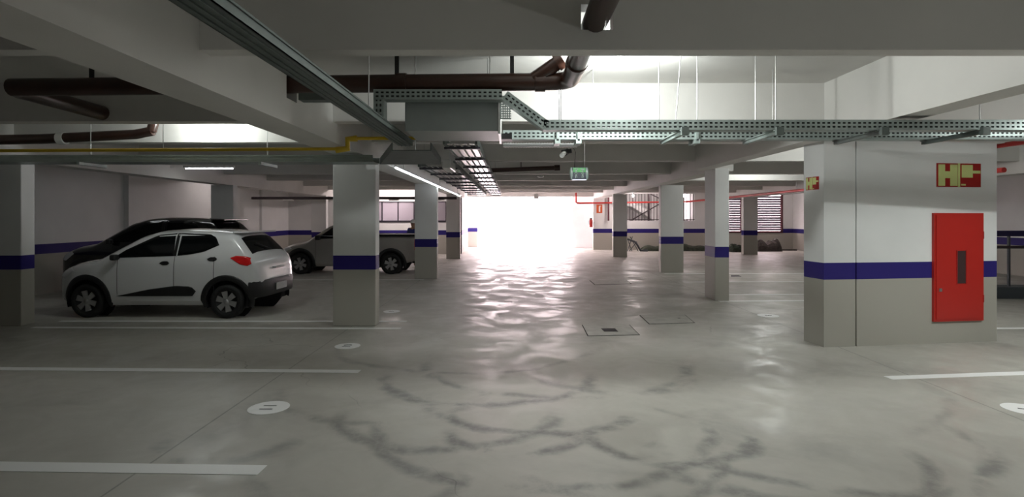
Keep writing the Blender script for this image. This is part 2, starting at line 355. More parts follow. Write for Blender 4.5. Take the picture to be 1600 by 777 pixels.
# ------------------------------------------------------------------ staircase and railing behind the opening
st = thing('staircase', 'concrete stair flight rising behind the railing', 'staircase', (gx(1010,30.6), 30.6, 0))
x0, z0, x1, z1 = gx(984,30.6), gz(317,30.6), gx(1033,30.6), gz(347,30.6)
f = MB(); f.add([(x0,30.3,z0-.2),(x1,30.3,z1-.2),(x1,30.3,z1+.02),(x0,30.3,z0+.02),(x0,31.4,z0-.2),(x1,31.4,z1-.2),(x1,31.4,z1+.02),(x0,31.4,z0+.02)], [(0,1,2,3),(4,7,6,5),(0,4,5,1),(3,2,6,7),(1,5,6,2),(0,3,7,4)]); f.build('flight', 'white_wall', st)
f = MB(); f.box(x0-1.1, x0, 30.3, 31.6, z0-.2, z0+.02); f.build('landing', 'white_wall', st)
for i in range(6): f = MB(); a = i/6; f.box(x1-(x1-x0)*(a+1/6), x1-(x1-x0)*a, 30.35, 31.4, z1+(z0-z1)*a, z1+(z0-z1)*(a+1/6)+.02); f.build('step', 'white_wall', st)
f = MB(); f.box(x1, x1+1.6, 30.3, 31.6, z1-.25, z1+.02); f.box(x1+.2, x1+1.5, 30.9, 31.4, 0, z1-.25); f.build('support', 'white_wall', st)
r1 = thing('stair_railing', 'dark metal railing of upright bars in the stair opening', 'railing', ((ox0+ox1)/2, YRW+.1, oz0))
nb = 23; b0 = None
for i in range(nb):
    x = ox0+.06+i*(ox1-ox0-.12)/(nb-1)
    if b0 is None: f = MB(); f.box(x-.014, x+.014, YRW+.08, YRW+.11, oz0, oz1); b0 = f.build('bar', 'rail_dark', r1); bx0 = x
    else: c = b0.copy(); C.objects.link(c); c.location.x += x-bx0
f = MB(); f.box(ox0, ox1, YRW+.075, YRW+.115, oz0+.03, oz0+.07); f.build('bottom_rail', 'rail_dark', r1)
r2 = thing('stair_handrail', 'sloping dark handrail above the stair flight', 'handrail', (gx(1020,30.3), 30.3, 1.7))
f = MB(); f.tube([(gx(985,30.2),30.2,gz(345,30.2)),(gx(1032,30.2),30.2,gz(318,30.2))], .035, 8); f.build('lower_rail', 'rail_dark', r2)
f = MB(); f.tube([(gx(1010,30.2),30.2,gz(300,30.2)),(gx(1040,30.2),30.2,gz(315,30.2))], .035, 8); f.build('upper_rail', 'rail_dark', r2)
f = MB(); f.tube([(gx(1014,30.2),30.2,gz(346,30.2)),(gx(1014,30.2),30.2,gz(300,30.2))], .05, 8); f.build('post', 'rail_dark', r2)

# ------------------------------------------------------------------ lamps
def bulb_lamp(x, y, power, label, z=SL, rad=.07, col=LCOL):
    t = thing('ceiling_lamp', label, 'lamp', (x, y, z-.19), group='bulb lamps on the slab')
    f = MB(); f.lathe([(.001,0),(.055,0),(.06,-.03),(.03,-.06),(.03,-.075)], (x, y, z), 'z', 16); f.build('base', 'lamp_body', t)
    f = MB(); f.lathe([(.028,-.075),(.045,-.10),(.05,-.13),(.04,-.165),(.02,-.185),(.001,-.19)], (x, y, z), 'z', 16); f.build('bulb', 'lamp_glow', t)
    l = bpy.data.lights.new('lamp_light', 'POINT'); l.energy = power*LAMP; l.color = col; l.shadow_soft_size = rad
    o = bpy.data.objects.new('lamp_light', l); C.objects.link(o); o.parent = t; o.location = (0, 0, -.09)
    return t
WARM = (1, .84, .83)
bulb_lamp(1.05, 5.35, 108, 'glaring bulb lamp on the slab above the perforated trays')
bulb_lamp(-4.6, 8.2, 28, 'bulb lamp glowing behind the beam over the white car')
bulb_lamp(6.4, 9.6, 55, 'bulb lamp on the slab behind the hydrant pier')
bulb_lamp(7.5, 16.2, 60, 'bulb lamp on the slab between the far row of columns and the louvre windows')
t_ = bulb_lamp(2.7, -1.1, 27, 'added fill bulb on a long stem behind the viewer', z=2.6)  # added out of view to lift the nearest beam face and the foreground
f = MB(); f.tube([(2.7,-1.1,2.59),(2.7,-1.1,SL)], .012, 8); f.build('stem', 'lamp_body', t_)
bulb_lamp(6.4, 4.95, 14, 'added fill bulb on the slab beyond the lengthwise beam near the hydrant cabinet')  # added to brighten the cross beam face on this side
bulb_lamp(7.4, 29.5, 30, 'added fill bulb on the slab above the staircase', col=WARM)  # unseen bulb added so the stairwell reads white
bulb_lamp(-5.2, 24.3, 110, 'added fill bulb on the slab before the window strip', col=WARM)  # hidden bulb added to light the far left wall and side wall
bulb_lamp(-9.2, 18.9, 15, 'added fill bulb on the slab beside the left side wall', col=WARM)  # hidden bulb added as fill for the dim side wall
bulb_lamp(12.6, 26.9, 30, 'added fill bulb on the slab before the louvre windows', col=WARM)  # added fill for the far right wall
t_ = bulb_lamp(gx(989,27.6), 27.6, 70, 'glowing bulb lamp on a stem before the staircase', z=gz(306,27.6)+.12, col=WARM)
f = MB(); f.tube([(gx(989,27.6),27.6,gz(306,27.6)+.1),(gx(989,27.6),27.6,SL)], .012, 8); f.build('stem', 'lamp_body', t_)
def tube_lamp(x0, x1, y, z, label, es):
    t = thing('tube_lamp', label, 'lamp', ((x0+x1)/2, y, z-.03))
    f = MB(); f.box(x0, x1, y-.04, y+.04, z, z+.05); f.build('housing', 'lamp_body', t)
    f = MB(); f.tube([(x0+.03,y,z-.015),(x1-.03,y,z-.015)], .014, 10); f.build('tube', 'tube_glow', t)
    for k in (0, 1):
        x = x0+.2 if k == 0 else x1-.2
        f = MB(); f.tube([(x,y,z+.05),(x,y,SL)], .005, 6); f.build('hanger', 'steel', t)
    if es:
        l = bpy.data.lights.new('lamp_light', 'AREA'); l.shape = 'RECTANGLE'; l.size = x1-x0-.06; l.size_y = .03; l.energy = es*LAMP; l.color = LCOL
        o = bpy.data.objects.new('lamp_light', l); C.objects.link(o); o.parent = t; o.location = (0, 0, -.002)
mat('strip_glow', (.8,.8,.85), .5, emit=(.8,.8,1), es=.5)
mat('tube_glow', (1,1,1), .5, emit=(.93,.98,1), es=9)
tube_lamp(gx(190,12.6), gx(268,12.6), 12.6, gz(263,12.6), 'slim tube lamp hanging over the white car', 1.5)
tube_lamp(gx(288,12.6), gx(366,12.6), 12.6, gz(262.5,12.6), 'slim tube lamp hanging over the tail of the black car', 1.5)
tube_lamp(5.55, 6.95, 4.9, 2.775, 'slim tube lamp hanging before the hydrant pier beyond the lengthwise beam', 62)

# ------------------------------------------------------------------ ceiling services
tz = 2.56
ta = thing('perforated_cable_tray', 'perforated galvanised cable tray climbing over the grey splice box', 'cable tray', (2.5, 5.4, tz))
xa = .31
def tray_seg(x0, z0, x1, z1, name='channel'):
    u = Vector((x1-x0, 0, z1-z0)); L = u.length; u.normalize(); v = Vector((-u.z, 0, u.x)); f = MB()
    f.perf((x0,5.40,z0), u, v, L, .10); f.perf((x0,5.55,z0), u, v, L, .10)
    o = Vector((x0,5.40,z0)); e_ = Vector((x1,5.40,z1)); d_ = Vector((0,.15,0)); f.add([o, e_, e_+d_, o+d_], [(0,1,2,3)])
    f.build(name, 'galvanised', ta); f = MB()
    for yy in (5.44, 5.475, 5.51):
        for vv in (.022, .055, .085): f.tube([o*1+v*vv+Vector((0,yy-5.4,0)), e_+v*vv+Vector((0,yy-5.4,0))], .018, 6)
    tag(f.build('cable_bundle', 'black_plastic', ta), 'black cables lying in the tray', kind='stuff')
tray_seg(xa, tz, 9.5, tz); tray_seg(-.10, 2.86, xa, tz); tray_seg(-1.36, 2.86, -.10, 2.86)
tray_seg(-1.26, 2.66, -1.26001, 2.87)
for x in (.47, .49, 1.46, 1.62, 1.84, 2.42, 2.62):
    f = MB(); f.tube([(x+(0.0 if x != 1.62 else .06), 5.47, SL), (x, 5.47, tz)], .006, 6); f.build('hanger_rod', 'steel', ta)
for x in (-.96, -.22):
    f = MB(); f.tube([(x,5.47,SL),(x,5.47,2.88)], .006, 6); f.build('hanger_rod', 'steel', ta)
def arm(x, dark=False):
    f = MB(); f.box(x-.02, x+.02, 5.36, 6.16, tz-.045, tz-.003); f.box(x-.035, x-.02, 5.36, 6.16, tz-.012, tz-.003); f.box(x+.02, x+.035, 5.36, 6.16, tz-.012, tz-.003)
    f.build('support_arm', 'galvanised_dark' if dark else 'galvanised', ta)
    f = MB(); f.box(x-.035, x+.035, 5.33, 5.37, tz-.06, tz+.02); f.build('clamp', 'galvanised_dark', ta)
for x in (1.68, 2.6, 3.62, 4.6): arm(x, x > 3)
tb = thing('perforated_cable_tray', 'perforated galvanised cable tray behind the other, ending at the splice box', 'cable tray', (3, 6.05, tz))
f = MB(); f.perf((-.10,6.05,tz), (1,0,0), (0,0,1), 9.56, .10); f.perf((-.10,6.20,tz), (1,0,0), (0,0,1), 9.56, .10); f.add([(-.10,6.05,tz),(9.46,6.05,tz),(9.46,6.2,tz),(-.10,6.2,tz)], [(0,1,2,3)]); f.build('channel', 'galvanised', tb)
f = MB()
for yy in (6.09, 6.125, 6.16):
    for vv in (.022, .055, .085): f.tube([(-.1,yy,tz+vv),(9.4,yy,tz+vv)], .018, 6)
tag(f.build('cable_bundle', 'black_plastic', tb), 'black cables lying in the tray', kind='stuff')
for x in (.5, .73, 2.03):
    f = MB(); f.box(x-.03, x+.03, 6.02, 6.24, tz-.05, tz); f.box(x-.012, x+.012, 6.02, 6.06, tz-.02, tz+.12); f.build('clip', 'galvanised', tb)
for x in (.9, 2.9, 5.2, 7.4): f = MB(); f.tube([(x,6.12,SL),(x,6.12,tz)], .006, 6); f.build('hanger_rod', 'steel', tb)
cn = MB(); cn.tube([(-.1,6.32,tz-.03),(.75,6.32,tz-.03)], .022, 10)
for k in range(28): cn.tube([(-.08+k*.03,6.32,tz-.03),(-.068+k*.03,6.32,tz-.03)], .027, 10)
tag(cn.build('corrugated_conduit', 'cable_sheath'), 'pale corrugated conduit under the perforated trays', 'conduit')
# grey splice box
bx = thing('splice_box', 'grey sheet metal splice box hanging between the cable trays', 'metal box', (-.61, 5.95, 2.58))
f = MB(); f.bevbox(-1.09, -.14, 5.60, 6.35, 2.58, 2.94, .008); f.build('body', 'box_grey', bx)
f = MB(); f.box(-.14, -.118, 5.58, 6.36, 2.55, 2.95); f.build('edge_flange', 'white_pipe', bx)
f = MB(); f.perf((-.118,5.60,2.70), (1,0,0), (0,0,1), .11, .24, .022, .5, tuple((.06+.1*i,.11+.1*i) for i in range(9))); f.build('perforated_side_plate', 'galvanised', bx)
f = MB(); f.box(-.11, .0, 5.75, 5.95, 2.52, 2.58); f.build('cable_gland', 'black_plastic', bx)
for x, y in ((-1.0,5.7),(-.25,5.7),(-.25,6.25)): f = MB(); f.tube([(x,y,2.94),(x,y,SL)], .006, 6); f.build('hanger_rod', 'steel', bx)
# lengthwise channel tray overhead and solid trays on the left
td = thing('channel_tray', 'plain grey channel tray running lengthwise towards the splice box', 'cable tray', (-1.25, 2.2, tz))
f = MB(); f.box(-1.36, -1.19, -1.4, 6.6, tz, tz+.006); f.box(-1.36, -1.354, -1.4, 6.6, tz, tz+.06); f.box(-1.196, -1.19, -1.4, 6.6, tz, tz+.06)
for x in (-1.32, -1.275, -1.23): f.box(x-.006, x+.006, -1.4, 6.6, tz-.008, tz)
f.box(-1.19, -1.18, -1.4, 6.6, tz+.048, tz+.06); f.build('channel', 'galvanised_dark', td)
for y in (-.5, 2.4, 4.9): f = MB(); f.tube([(-1.275,y,SL),(-1.275,y,tz)], .006, 6); f.build('hanger_rod', 'steel', td)
f = MB(); f.box(-1.56, -1.36, 4.02, 4.12, tz+.0, tz+.05); f.build('side_outlet', 'galvanised_dark', td)
te = thing('tray_bend', 'flared cable tray bend beside the splice box, coloured dark for shade', 'cable tray', (-1.4, 7.4, 2.5))  # darker metal stands in for the shade under the bend
f = MB(); f.prism([(-1.43,6.60),(-.98,6.60),(-1.08,8.30),(-1.98,8.30)], 2.50, 2.51); f.prism([(-.98,6.60),(-.97,6.60),(-1.07,8.30),(-1.08,8.30)], 2.50, 2.60); f.prism([(-1.44,6.60),(-1.43,6.60),(-1.98,8.30),(-1.99,8.30)], 2.5, 2.6); f.build('channel', 'galvanised_dark', te)
f = MB(); f.tube([(-1.3,7.4,SL),(-1.3,7.4,2.5)], .006, 6); f.build('hanger_rod', 'steel', te)
tc = thing('solid_cable_tray', 'solid galvanised cable tray crossing in front of the broad column', 'cable tray', (-5, 8.1, 2.5))
f = MB(); f.box(-9.6, -2.0, 7.92, 8.32, 2.50, 2.508); f.box(-9.6, -2.0, 7.91, 7.92, 2.50, 2.60); f.box(-9.6, -2.0, 8.32, 8.33, 2.5, 2.6); f.box(-9.6, -2.0, 7.895, 7.91, 2.575, 2.60); f.box(-9.6, -2.0, 7.90, 7.91, 2.53, 2.545); f.build('channel', 'galvanised', tc)
for x in (-3.6, -6.2, -8.9):
    f = MB(); f.box(x-.02, x+.02, 7.86, 8.4, 2.455, 2.497); f.build('support_arm', 'galvanised', tc)
    f = MB(); f.tube([(x,8.1,SL),(x,8.1,2.5)], .006, 6); f.build('hanger_rod', 'steel', tc)
# ladder trays running to the exit with pale cables
def ladder(x0, x1, y0, y1, z, label, nc):
    t = thing('ladder_tray', label, 'cable tray', ((x0+x1)/2, y0, z))
    for x in (x0, x1): f = MB(); f.box(x-.012, x+.012, y0, y1, z-.04, z+.06); f.build('side_rail', 'galvanised_dark', t)
    k = 0; y = y0+.3; r0 = None
    while y < y1:
        if r0 is None: f = MB(); f.box(x0-.03, x1+.03, y-.03, y+.03, z-.062, z-.037); r0 = f.build('rung', 'frame_dark', t); ry = y
        else: c = r0.copy(); C.objects.link(c); c.location.y += y-ry
        y += 1.3
    for yy in (y0+.6, (y0+y1)/2, y1-.6):
        for x in (x0, x1): f = MB(); f.tube([(x,yy,SL),(x,yy,z)], .006, 6); f.build('hanger_rod', 'steel', t)
    w = (x1-x0-.03)/nc; b0 = None
    for i in range(nc):
        x = x0+.02+w*(i+.5)
        if b0 is None: f = MB(); f.box(x-w*.34, x+w*.34, y0, y1, z-.036, z-.032); b0 = f.build('bottom_strip', 'polished_zinc', t); xb = x
        else: c = b0.copy(); C.objects.link(c); c.location.x += x-xb
ladder(-.80, -.42, 6.45, 21.2, 2.60, 'galvanised ladder tray that starts behind the splice box', 4)
ladder(-1.58, -.98, 9.3, 21.2, 2.60, 'galvanised ladder tray that starts beyond the tray bend', 6)
f = MB(); f.bevbox(-1.08, -.95, 8.5, 9.25, 2.46, 2.60, .01); f.tube([(-1.01,8.9,2.6),(-1.01,8.9,SL)], .006, 6); tag(f.build('junction_box', 'white_pipe'), 'white junction box at the start of the wider ladder tray', 'box')
pc = thing('light_line', 'long thin line of white tube lamps beside the ladder trays', 'lamp', (-2.0, 15, 2.54))
for k in range(8):
    y0_ = 9.2+k*1.4; xa_, xb_ = -1.95-.008*k, -1.958-.008*k
    f = MB(); f.tube([(xa_,y0_+.02,2.53),(xb_,y0_+1.38,2.53)], .013, 10); f.build('tube', 'tube_glow', pc)
    f = MB(); f.box(xa_-.02, xa_+.02, y0_, y0_+1.4, 2.545, 2.575); f.build('housing', 'lamp_body', pc)
f = MB(); f.tube([(-2.0,20.4,2.54),(-2.0,20.8,2.54)], .07, 12); f.build('end_cap', 'white_pipe', pc)
for y in (10, 15, 19.9): f = MB(); f.tube([(-1.97,y,2.57),(-1.97,y,SL)], .005, 6); f.build('hanger_rod', 'steel', pc)
# brown drain pipes
R = .088
dp = thing('drain_pipe', 'thick brown drain pipe crossing through the lengthwise beam and turning overhead', 'pipe', (-2, PYB, PZ))
xe = .575
arc = [(xe-.16+.16*math.sin(a), PYB-.16+.16*math.cos(a), PZ+.06) for a in [i*PI/12 for i in range(7)]]
f = MB(); f.tube([(-5.0,PYB,PZ),(.2,PYB,PZ+.055)]+arc+[(xe+.01,4.6,PZ+.08),(HX,2.0,3.11),(HX,-1.4,3.13)], R, 18); f.build('pipe_run', 'brown_pvc', dp)
for x in (-3.3, -1.1, .28): f = MB(); zz = PZ+.055*(x+5)/5.2; f.tube([(x-.05,PYB,zz),(x+.05,PYB,zz)], R+.012, 18); f.build('coupling', 'brown_pvc', dp)
f = MB(); f.tube([(.575,4.95,PZ+.07),(.577,4.85,PZ+.073)], R+.012, 18); f.build('coupling', 'brown_pvc', dp)
f = MB(); f.tube([(.22,PYB-.02,PZ+.08),(.48,PYB-.10,PZ+.24)], .07, 16); f.tube([(.44,PYB-.088,PZ+.215),(.50,PYB-.107,PZ+.253)], .085, 16); f.build('branch', 'brown_pvc', dp)
f = MB(); f.tube([(-4.95,PYB,PZ),(-5.02,PYB+.1,PZ),(-5.02,6.745,PZ-.02)], R, 18); f.build('side_run', 'brown_pvc', dp)
for x in (-4.2, -1.15, 0.0): f = MB(); zz = PZ+.055*(x+5)/5.2; f.box(x-.02, x+.02, PYB-.01, PYB+.01, zz+.07, SL); f.build('strap', 'black_plastic', dp)
d2 = thing('drain_pipe', 'brown drain pipe in the bay above the white car', 'pipe', (-7.2, 8.0, 2.86))
f = MB(); f.tube([(-7.75,8.2,2.855),(-7.0,8.2,2.87),(-5.6,8.2,2.94),(-5.35,8.2,2.99)], [.075,.075,.072,.07], 16); f.build('pipe_run', 'brown_pvc', d2)
f = MB(); f.tube([(-6.75,8.2,2.876),(-6.65,8.2,2.881)], .09, 16); f.build('coupling', 'white_pipe', d2)
f = MB(); f.tube([(-5.37,8.2,2.985),(-5.34,8.2,3.1),(-5.34,8.2,SL-.004)], .07, 14); f.build('riser', 'brown_pvc', d2)
d3 = MB(); d3.tube([(-.6,12.2,2.74),(1.0,12.2,2.80)], .05, 12); d3.tube([(.94,12.2,2.80),(1.06,12.2,2.805)], .065, 12); d3.tube([(.2,12.2,2.77),(.2,12.2,SL)], .01, 6); tag(d3.build('drain_pipe', 'brown_pvc'), 'short dark pipe end under the beams beyond the exit sign', 'pipe')
d4 = thing('crossing_pipe', 'dark pipe crossing in front of the window strip', 'pipe', (-6, 21.9, 2.42))
f = MB(); f.tube([(XL+.15,21.9,2.47),(-2.2,21.9,2.47)], .055, 10); f.build('pipe_run', 'rail_dark', d4)
for x in (-8.9, -7.0, -4.7, -2.9):
    f = MB(); f.tube([(x,21.9,2.47),(x,21.9,SL)], .006, 6); f.build('hanger_rod', 'steel', d4)
    f = MB(); f.bevbox(x-.2, x+.2, 21.82, 21.98, 2.37, 2.42, .02); f.build('clip_plate', 'white_pipe', d4)
# yellow gas pipe stepping up beside the beam
gp = thing('gas_pipe', 'thin yellow gas pipe stepping up beside the lengthwise beam', 'pipe', (-5, 7.1, 2.55))
f = MB(); f.tube([(-9.8,7.1,2.545),(-2.25,7.1,2.585)], .022, 10); f.build('pipe_run', 'yellow_pipe', gp)
f = MB(); f.tube([(-2.27,7.1,2.57),(-2.12,7.1,2.59),(-2.12,7.1,2.71),(-2.0,7.1,2.72)], .042, 10); f.build('offset_bend', 'yellow_pipe', gp)
f = MB(); f.tube([(-2.02,7.1,2.72),(-1.1,7.1,2.725)], .022, 10); f.build('upper_run', 'yellow_pipe', gp)
for x in (-4.5, -7): f = MB(); f.tube([(x,7.1,2.56),(x,7.1,SL)], .005, 6); f.build('hanger_rod', 'steel', gp)
# red fire pipes
rp = thing('fire_pipe', 'red fire pipe along the far wall turning towards the hydrant pier', 'pipe', (6, 28.7, 2.48))
f = MB(); f.tube([(gx(900,28.8),28.8,TB+.3),(gx(900,28.8),28.8,2.5),(gx(902,28.8),28.8,2.46),(gx(906,28.8),28.8,2.45),(9.0,28.8,2.52),(9.25,28.7,2.53),(9.3,28.3,2.54),(9.3,11.2,2.6)], .045, 10); f.build('pipe_run', 'red_pipe', rp)
f = MB(); f.tube([(9.3,11.25,2.6),(9.3,10.4,2.6)], .05, 12); f.build('end_valve', 'red_pipe', rp)
for y in (13, 18, 24): f = MB(); f.tube([(9.3,y,2.6),(9.3,y,SL)], .006, 6); f.build('hanger_rod', 'steel', rp)
for px in (951, 1068): f = MB(); x = gx(px, 28.8); f.tube([(x,28.86,2.75),(x,28.86,gz(345,28.86))], .05, 10); f.build('drop_pipe', 'frame_wine', rp)
r3 = thing('fire_pipe', 'red fire pipe passing behind the hydrant pier', 'pipe', (6.78, 6, 2.68))
f = MB(); f.tube([(6.78,1.5,2.70),(6.78,8.6,2.70)], .035, 10); f.build('pipe_run', 'red_pipe', r3)
f = MB(); f.tube([(6.78,2.2,2.7),(6.78,2.2,SL)], .006, 6); f.build('hanger_rod', 'steel', r3)
f = MB(); f.tube([(6.78,7.0,2.7),(6.78,7.0,SL)], .006, 6); f.build('hanger_rod', 'steel', r3)

# ------------------------------------------------------------------ exit sign, camera, small ceiling items
es = thing('exit_sign', 'small green exit sign hanging from a thin black cord', 'exit sign', (gx(905,7.6), 7.6, gz(281,7.6)))
ex, ez, ew, eh = gx(905,7.6), gz(271,7.6), .19, .165
f = MB(); f.bevbox(ex-ew/2, ex+ew/2, 7.59, 7.64, ez-eh/2, ez+eh/2, .006); f.build('panel', 'exit_dark', es)
f = MB(); f.box(ex-ew/2+.01, ex+ew/2-.01, 7.584, 7.59, ez+.015, ez+eh/2-.008); f.build('green_field', 'exit_green', es)
for sx in (-1, 1): f = MB(); f.lathe([(.012,-eh/2),(.024,-eh/4),(.028,0),(.024,eh/4),(.012,eh/2)], (ex+sx*(ew/2+.01), 7.61, ez), 'z', 12); f.build('end_cover', 'clear_plastic', es)
f = MB(); f.box(ex-ew/2, ex+ew/2, 7.585, 7.645, ez-eh/2-.012, ez-eh/2); f.build('lamp_strip', 'strip_glow', es)
f = MB()
for o in (-.045, .045):
    f.disc((ex+o,7.582,ez+.028), .011, 12, 'y'); f.box(ex+o-.012, ex+o+.012, 7.580, 7.583, ez-.035, ez+.014); f.box(ex+o-.022, ex+o+.02, 7.580, 7.583, ez-.01, ez+.004)
    f.box(ex+o-.014, ex+o-.003, 7.580, 7.583, ez-.065, ez-.035); f.box(ex+o+.005, ex+o+.015, 7.580, 7.583, ez-.06, ez-.035)
f.build('pictogram', 'clear_plastic', es)
f = MB(); f.box(ex-.065, ex-.02, 7.580, 7.583, ez+.05, ez+.063); f.box(ex+.02, ex+.065, 7.580, 7.583, ez+.045, ez+.06); f.build('lettering', 'clear_plastic', es)
f = MB(); f.tube([(ex-.065,7.61,ez+eh/2),(ex-.085,7.3,ez+.26),(gx(893,6.4),6.36,2.54)], .004, 6); f.build('cord', 'black_plastic', es)
f = MB(); f.tube([(ex+.075,7.61,ez+eh/2),(ex+.075,7.61,SL)], .0025, 6); f.build('hanging_wire', 'steel', es)
cm = thing('security_camera', 'black bracketed security camera with white nose under the conduit', 'camera', (gx(880,6.4), 6.35, 2.4))
cx = gx(880,6.4)
f = MB(); f.tube([(cx+.09,6.35,2.47),(cx+.03,6.35,2.46)], .028, 10); f.tube([(cx+.05,6.35,2.48),(cx-.02,6.33,2.46)], .02, 10); f.build('bracket', 'black_plastic', cm)
f = MB(); f.tube([(cx+.04,6.42,2.462),(cx+.005,6.33,2.44)], .036, 14); f.build('body', 'black_plastic', cm)
f = MB(); f.tube([(cx+.01,6.34,2.445),(cx-.03,6.26,2.405)], .027, 14); f.build('nose', 'white_pipe', cm)
f = MB(); f.lathe([(.001,0),(.09,0),(.1,-.03),(.07,-.06),(.001,-.07)], (gx(845,16), 16, gz(276,16)+.04), 'z', 16); f.tube([(gx(845,16),16,gz(276,16)+.04),(gx(845,16),16,SL)], .01, 6); tag(f.build('smoke_detector', 'white_pipe'), 'small white smoke detector dropped below the beams', 'detector')
f = MB(); f.bevbox(gx(834,25.8), gx(842,25.8), 25.75, 25.95, gz(311,25.8), gz(303,25.8), .02); f.tube([(gx(838,25.8),25.85,gz(304,25.8)),(gx(838,25.8),25.85,SL)], .012, 6); tag(f.build('sensor_box', 'white_pipe'), 'white sensor box hanging over the exit', 'box')

# ------------------------------------------------------------------ hydrant cabinet and signs on the pier
pd = Vector((6.65-4.545, 7.55-7.256, 0)).normalized(); pn = Vector((pd.y, -pd.x, 0)); po = Vector((4.545, 7.256, 0))
def on_pier(px):                                            # distance along the pier front under a picture column
    k = (px-800)/F; return (k*po.y-po.x)/(pd.x-k*pd.y)
def pbox(f, s0, s1, z0, z1, d0, d1):
    vs = []
    for z in (z0, z1):
        for d in (d0, d1):
            for s in (s0, s1): q = po+pd*s+pn*d; vs.append((q.x, q.y, z))
    return f.add(vs, [(0,2,3,1),(4,5,7,6),(0,1,5,4),(2,6,7,3),(0,4,6,2),(1,3,7,5)])
s0, s1 = on_pier(1456), on_pier(1533); z0, z1 = gz(502,7.43), gz(333,7.43); q = po+pd*(s0+s1)/2
hc = thing('hydrant_cabinet', 'red fire hose cabinet with a dark slot window on the pier', 'fire cabinet', (q.x, q.y, z0))
f = MB(); pbox(f, s0, s1, z0, z1, -.15, .035); f.build('cabinet_body', 'cabinet_red', hc)
f = MB(); pbox(f, s0+.025, s1-.025, z0+.03, z1-.03, .035, .047); door = f.build('door', 'cabinet_red', hc)
f = MB(); pbox(f, on_pier(1490), on_pier(1504), gz(443,7.43), gz(392,7.43), .047, .050); f.build('window_slot', 'smoked_glass', door)
f = MB(); pbox(f, on_pier(1489), on_pier(1490.5), gz(444,7.43), gz(391,7.43), .047, .053); pbox(f, on_pier(1503.5), on_pier(1505), gz(444,7.43), gz(391,7.43), .047, .053); f.build('slot_frame', 'sign_red', door)
f = MB(); pbox(f, s0+.06, s0+.10, gz(455,7.43), gz(450,7.43), .047, .056); f.build('latch', 'steel', door)
for zz in (z0+.3, z1-.3): f = MB(); pbox(f, s1-.025, s1-.01, zz-.05, zz+.05, .035, .052); f.build('hinge', 'sign_red', hc)
def hyd_sign(base_fn, w, h, label, loc):
    """two square plates: a pale H on red, and a hose pictogram on red; base_fn(u0,u1,z0,z1,d0,d1) adds a box on the surface"""
    t = thing('hydrant_sign', label, 'sign', loc)
    f = MB(); base_fn(f, 0, w, 0, h, 0, .006); f.build('plate', 'sign_red', t)
    g = w/2
    f = MB(); a = .07*g
    base_fn(f, a, a+.30*g, .04*h, .95*h, .006, .009); base_fn(f, g-a-.33*g, g-a, .04*h, .95*h, .006, .009); base_fn(f, a+.30*g, g-a-.33*g, .37*h, .66*h, .006, .009); f.build('letter_h', 'sign_yellow', t)
    f = MB(); base_fn(f, g-.05*g, g+.05*g, 0, h, .006, .0085)
    base_fn(f, g+.12*g, g+.62*g, .40*h, .94*h, .006, .009); base_fn(f, g+.62*g, g+.97*g, .58*h, .70*h, .006, .009); base_fn(f, g+.10*g, g+.30*g, .06*h, .13*h, .006, .009); f.build('hose_pictogram', 'sign_yellow', t)
u0 = on_pier(1463); u1 = on_pier(1532); sz = gz(292,7.42); sh = gz(255,7.42)-sz; q = po+pd*u0
hyd_sign(lambda f, a, b, c, d, e, g: pbox(f, u0+a, u0+b, sz+c, sz+d, e, g), u1-u0, sh, 'square red and yellow H sign above the hydrant cabinet', (q.x, q.y, sz))
ld = Vector((4.08-4.03, 7.20-7.60, 0)).normalized(); ln = Vector((ld.y, -ld.x, 0))
if ln.x > 0: ln = -ln
lo_ = Vector((4.03, 7.60, 0))
def lbox(f, s0, s1, z0, z1, d0, d1):
    vs = []
    for z in (z0, z1):
        for d in (d0, d1):
            for s in (s0, s1): q = lo_+ld*s+ln*d; vs.append((q.x, q.y, z))
    return f.add(vs, [(0,2,3,1),(4,5,7,6),(0,1,5,4),(2,6,7,3),(0,4,6,2),(1,3,7,5)])
sz2 = gz(297,7.45); sh2 = gz(277,7.45)-sz2; q = lo_+ld*.05
hyd_sign(lambda f, a, b, c, d, e, g: lbox(f, .05+a, .05+b, sz2+c, sz2+d, e, g), .26, sh2, 'smaller red and yellow H sign on the lane side of the pier column', (q.x, q.y, sz2))
# extinguisher and its sign by the exit
sg = thing('extinguisher_sign', 'small orange fire extinguisher sign on the far wall', 'sign', (gx(936.5,28.98), 28.98, gz(333,29)))
a, b, c, d = gx(932,29), gx(941,29), gz(333,29), gz(320,29)
f = MB(); f.box(a, b, 28.985, 29, c, d); f.build('plate', 'sign_orange', sg)
f = MB(); f.box(a+.12, a+.2, 28.975, 28.985, c+.06, d-.1); f.box(a+.13, a+.24, 28.975, 28.985, d-.1, d-.06); f.build('pictogram', 'sign_white', sg)
xq = gx(923.5,28.9)
ex_ = thing('fire_extinguisher', 'red fire extinguisher on the wall edge beside the exit', 'extinguisher', (xq, 28.9, gz(355,28.9)))
f = MB(); zb = gz(355,28.9); f.lathe([(.001,0),(.08,0),(.085,.03),(.085,.34),(.05,.40),(.03,.42),(.001,.43)], (xq,28.9,zb), 'z', 16); f.build('cylinder', 'cabinet_red', ex_)
f = MB(); f.box(xq-.06, xq+.05, 28.88, 28.92, zb+.42, zb+.47); f.build('valve', 'black_plastic', ex_)
f = MB(); f.tube([(xq-.05,28.87,zb+.44),(xq-.11,28.85,zb+.30),(xq-.09,28.85,zb+.1)], .012, 8); f.build('hose', 'black_plastic', ex_)
f = MB(); f.box(xq+.02, gx(928,29)+.02, 28.95, 29.0, zb+.2, zb+.25); f.build('wall_bracket', 'steel', ex_)

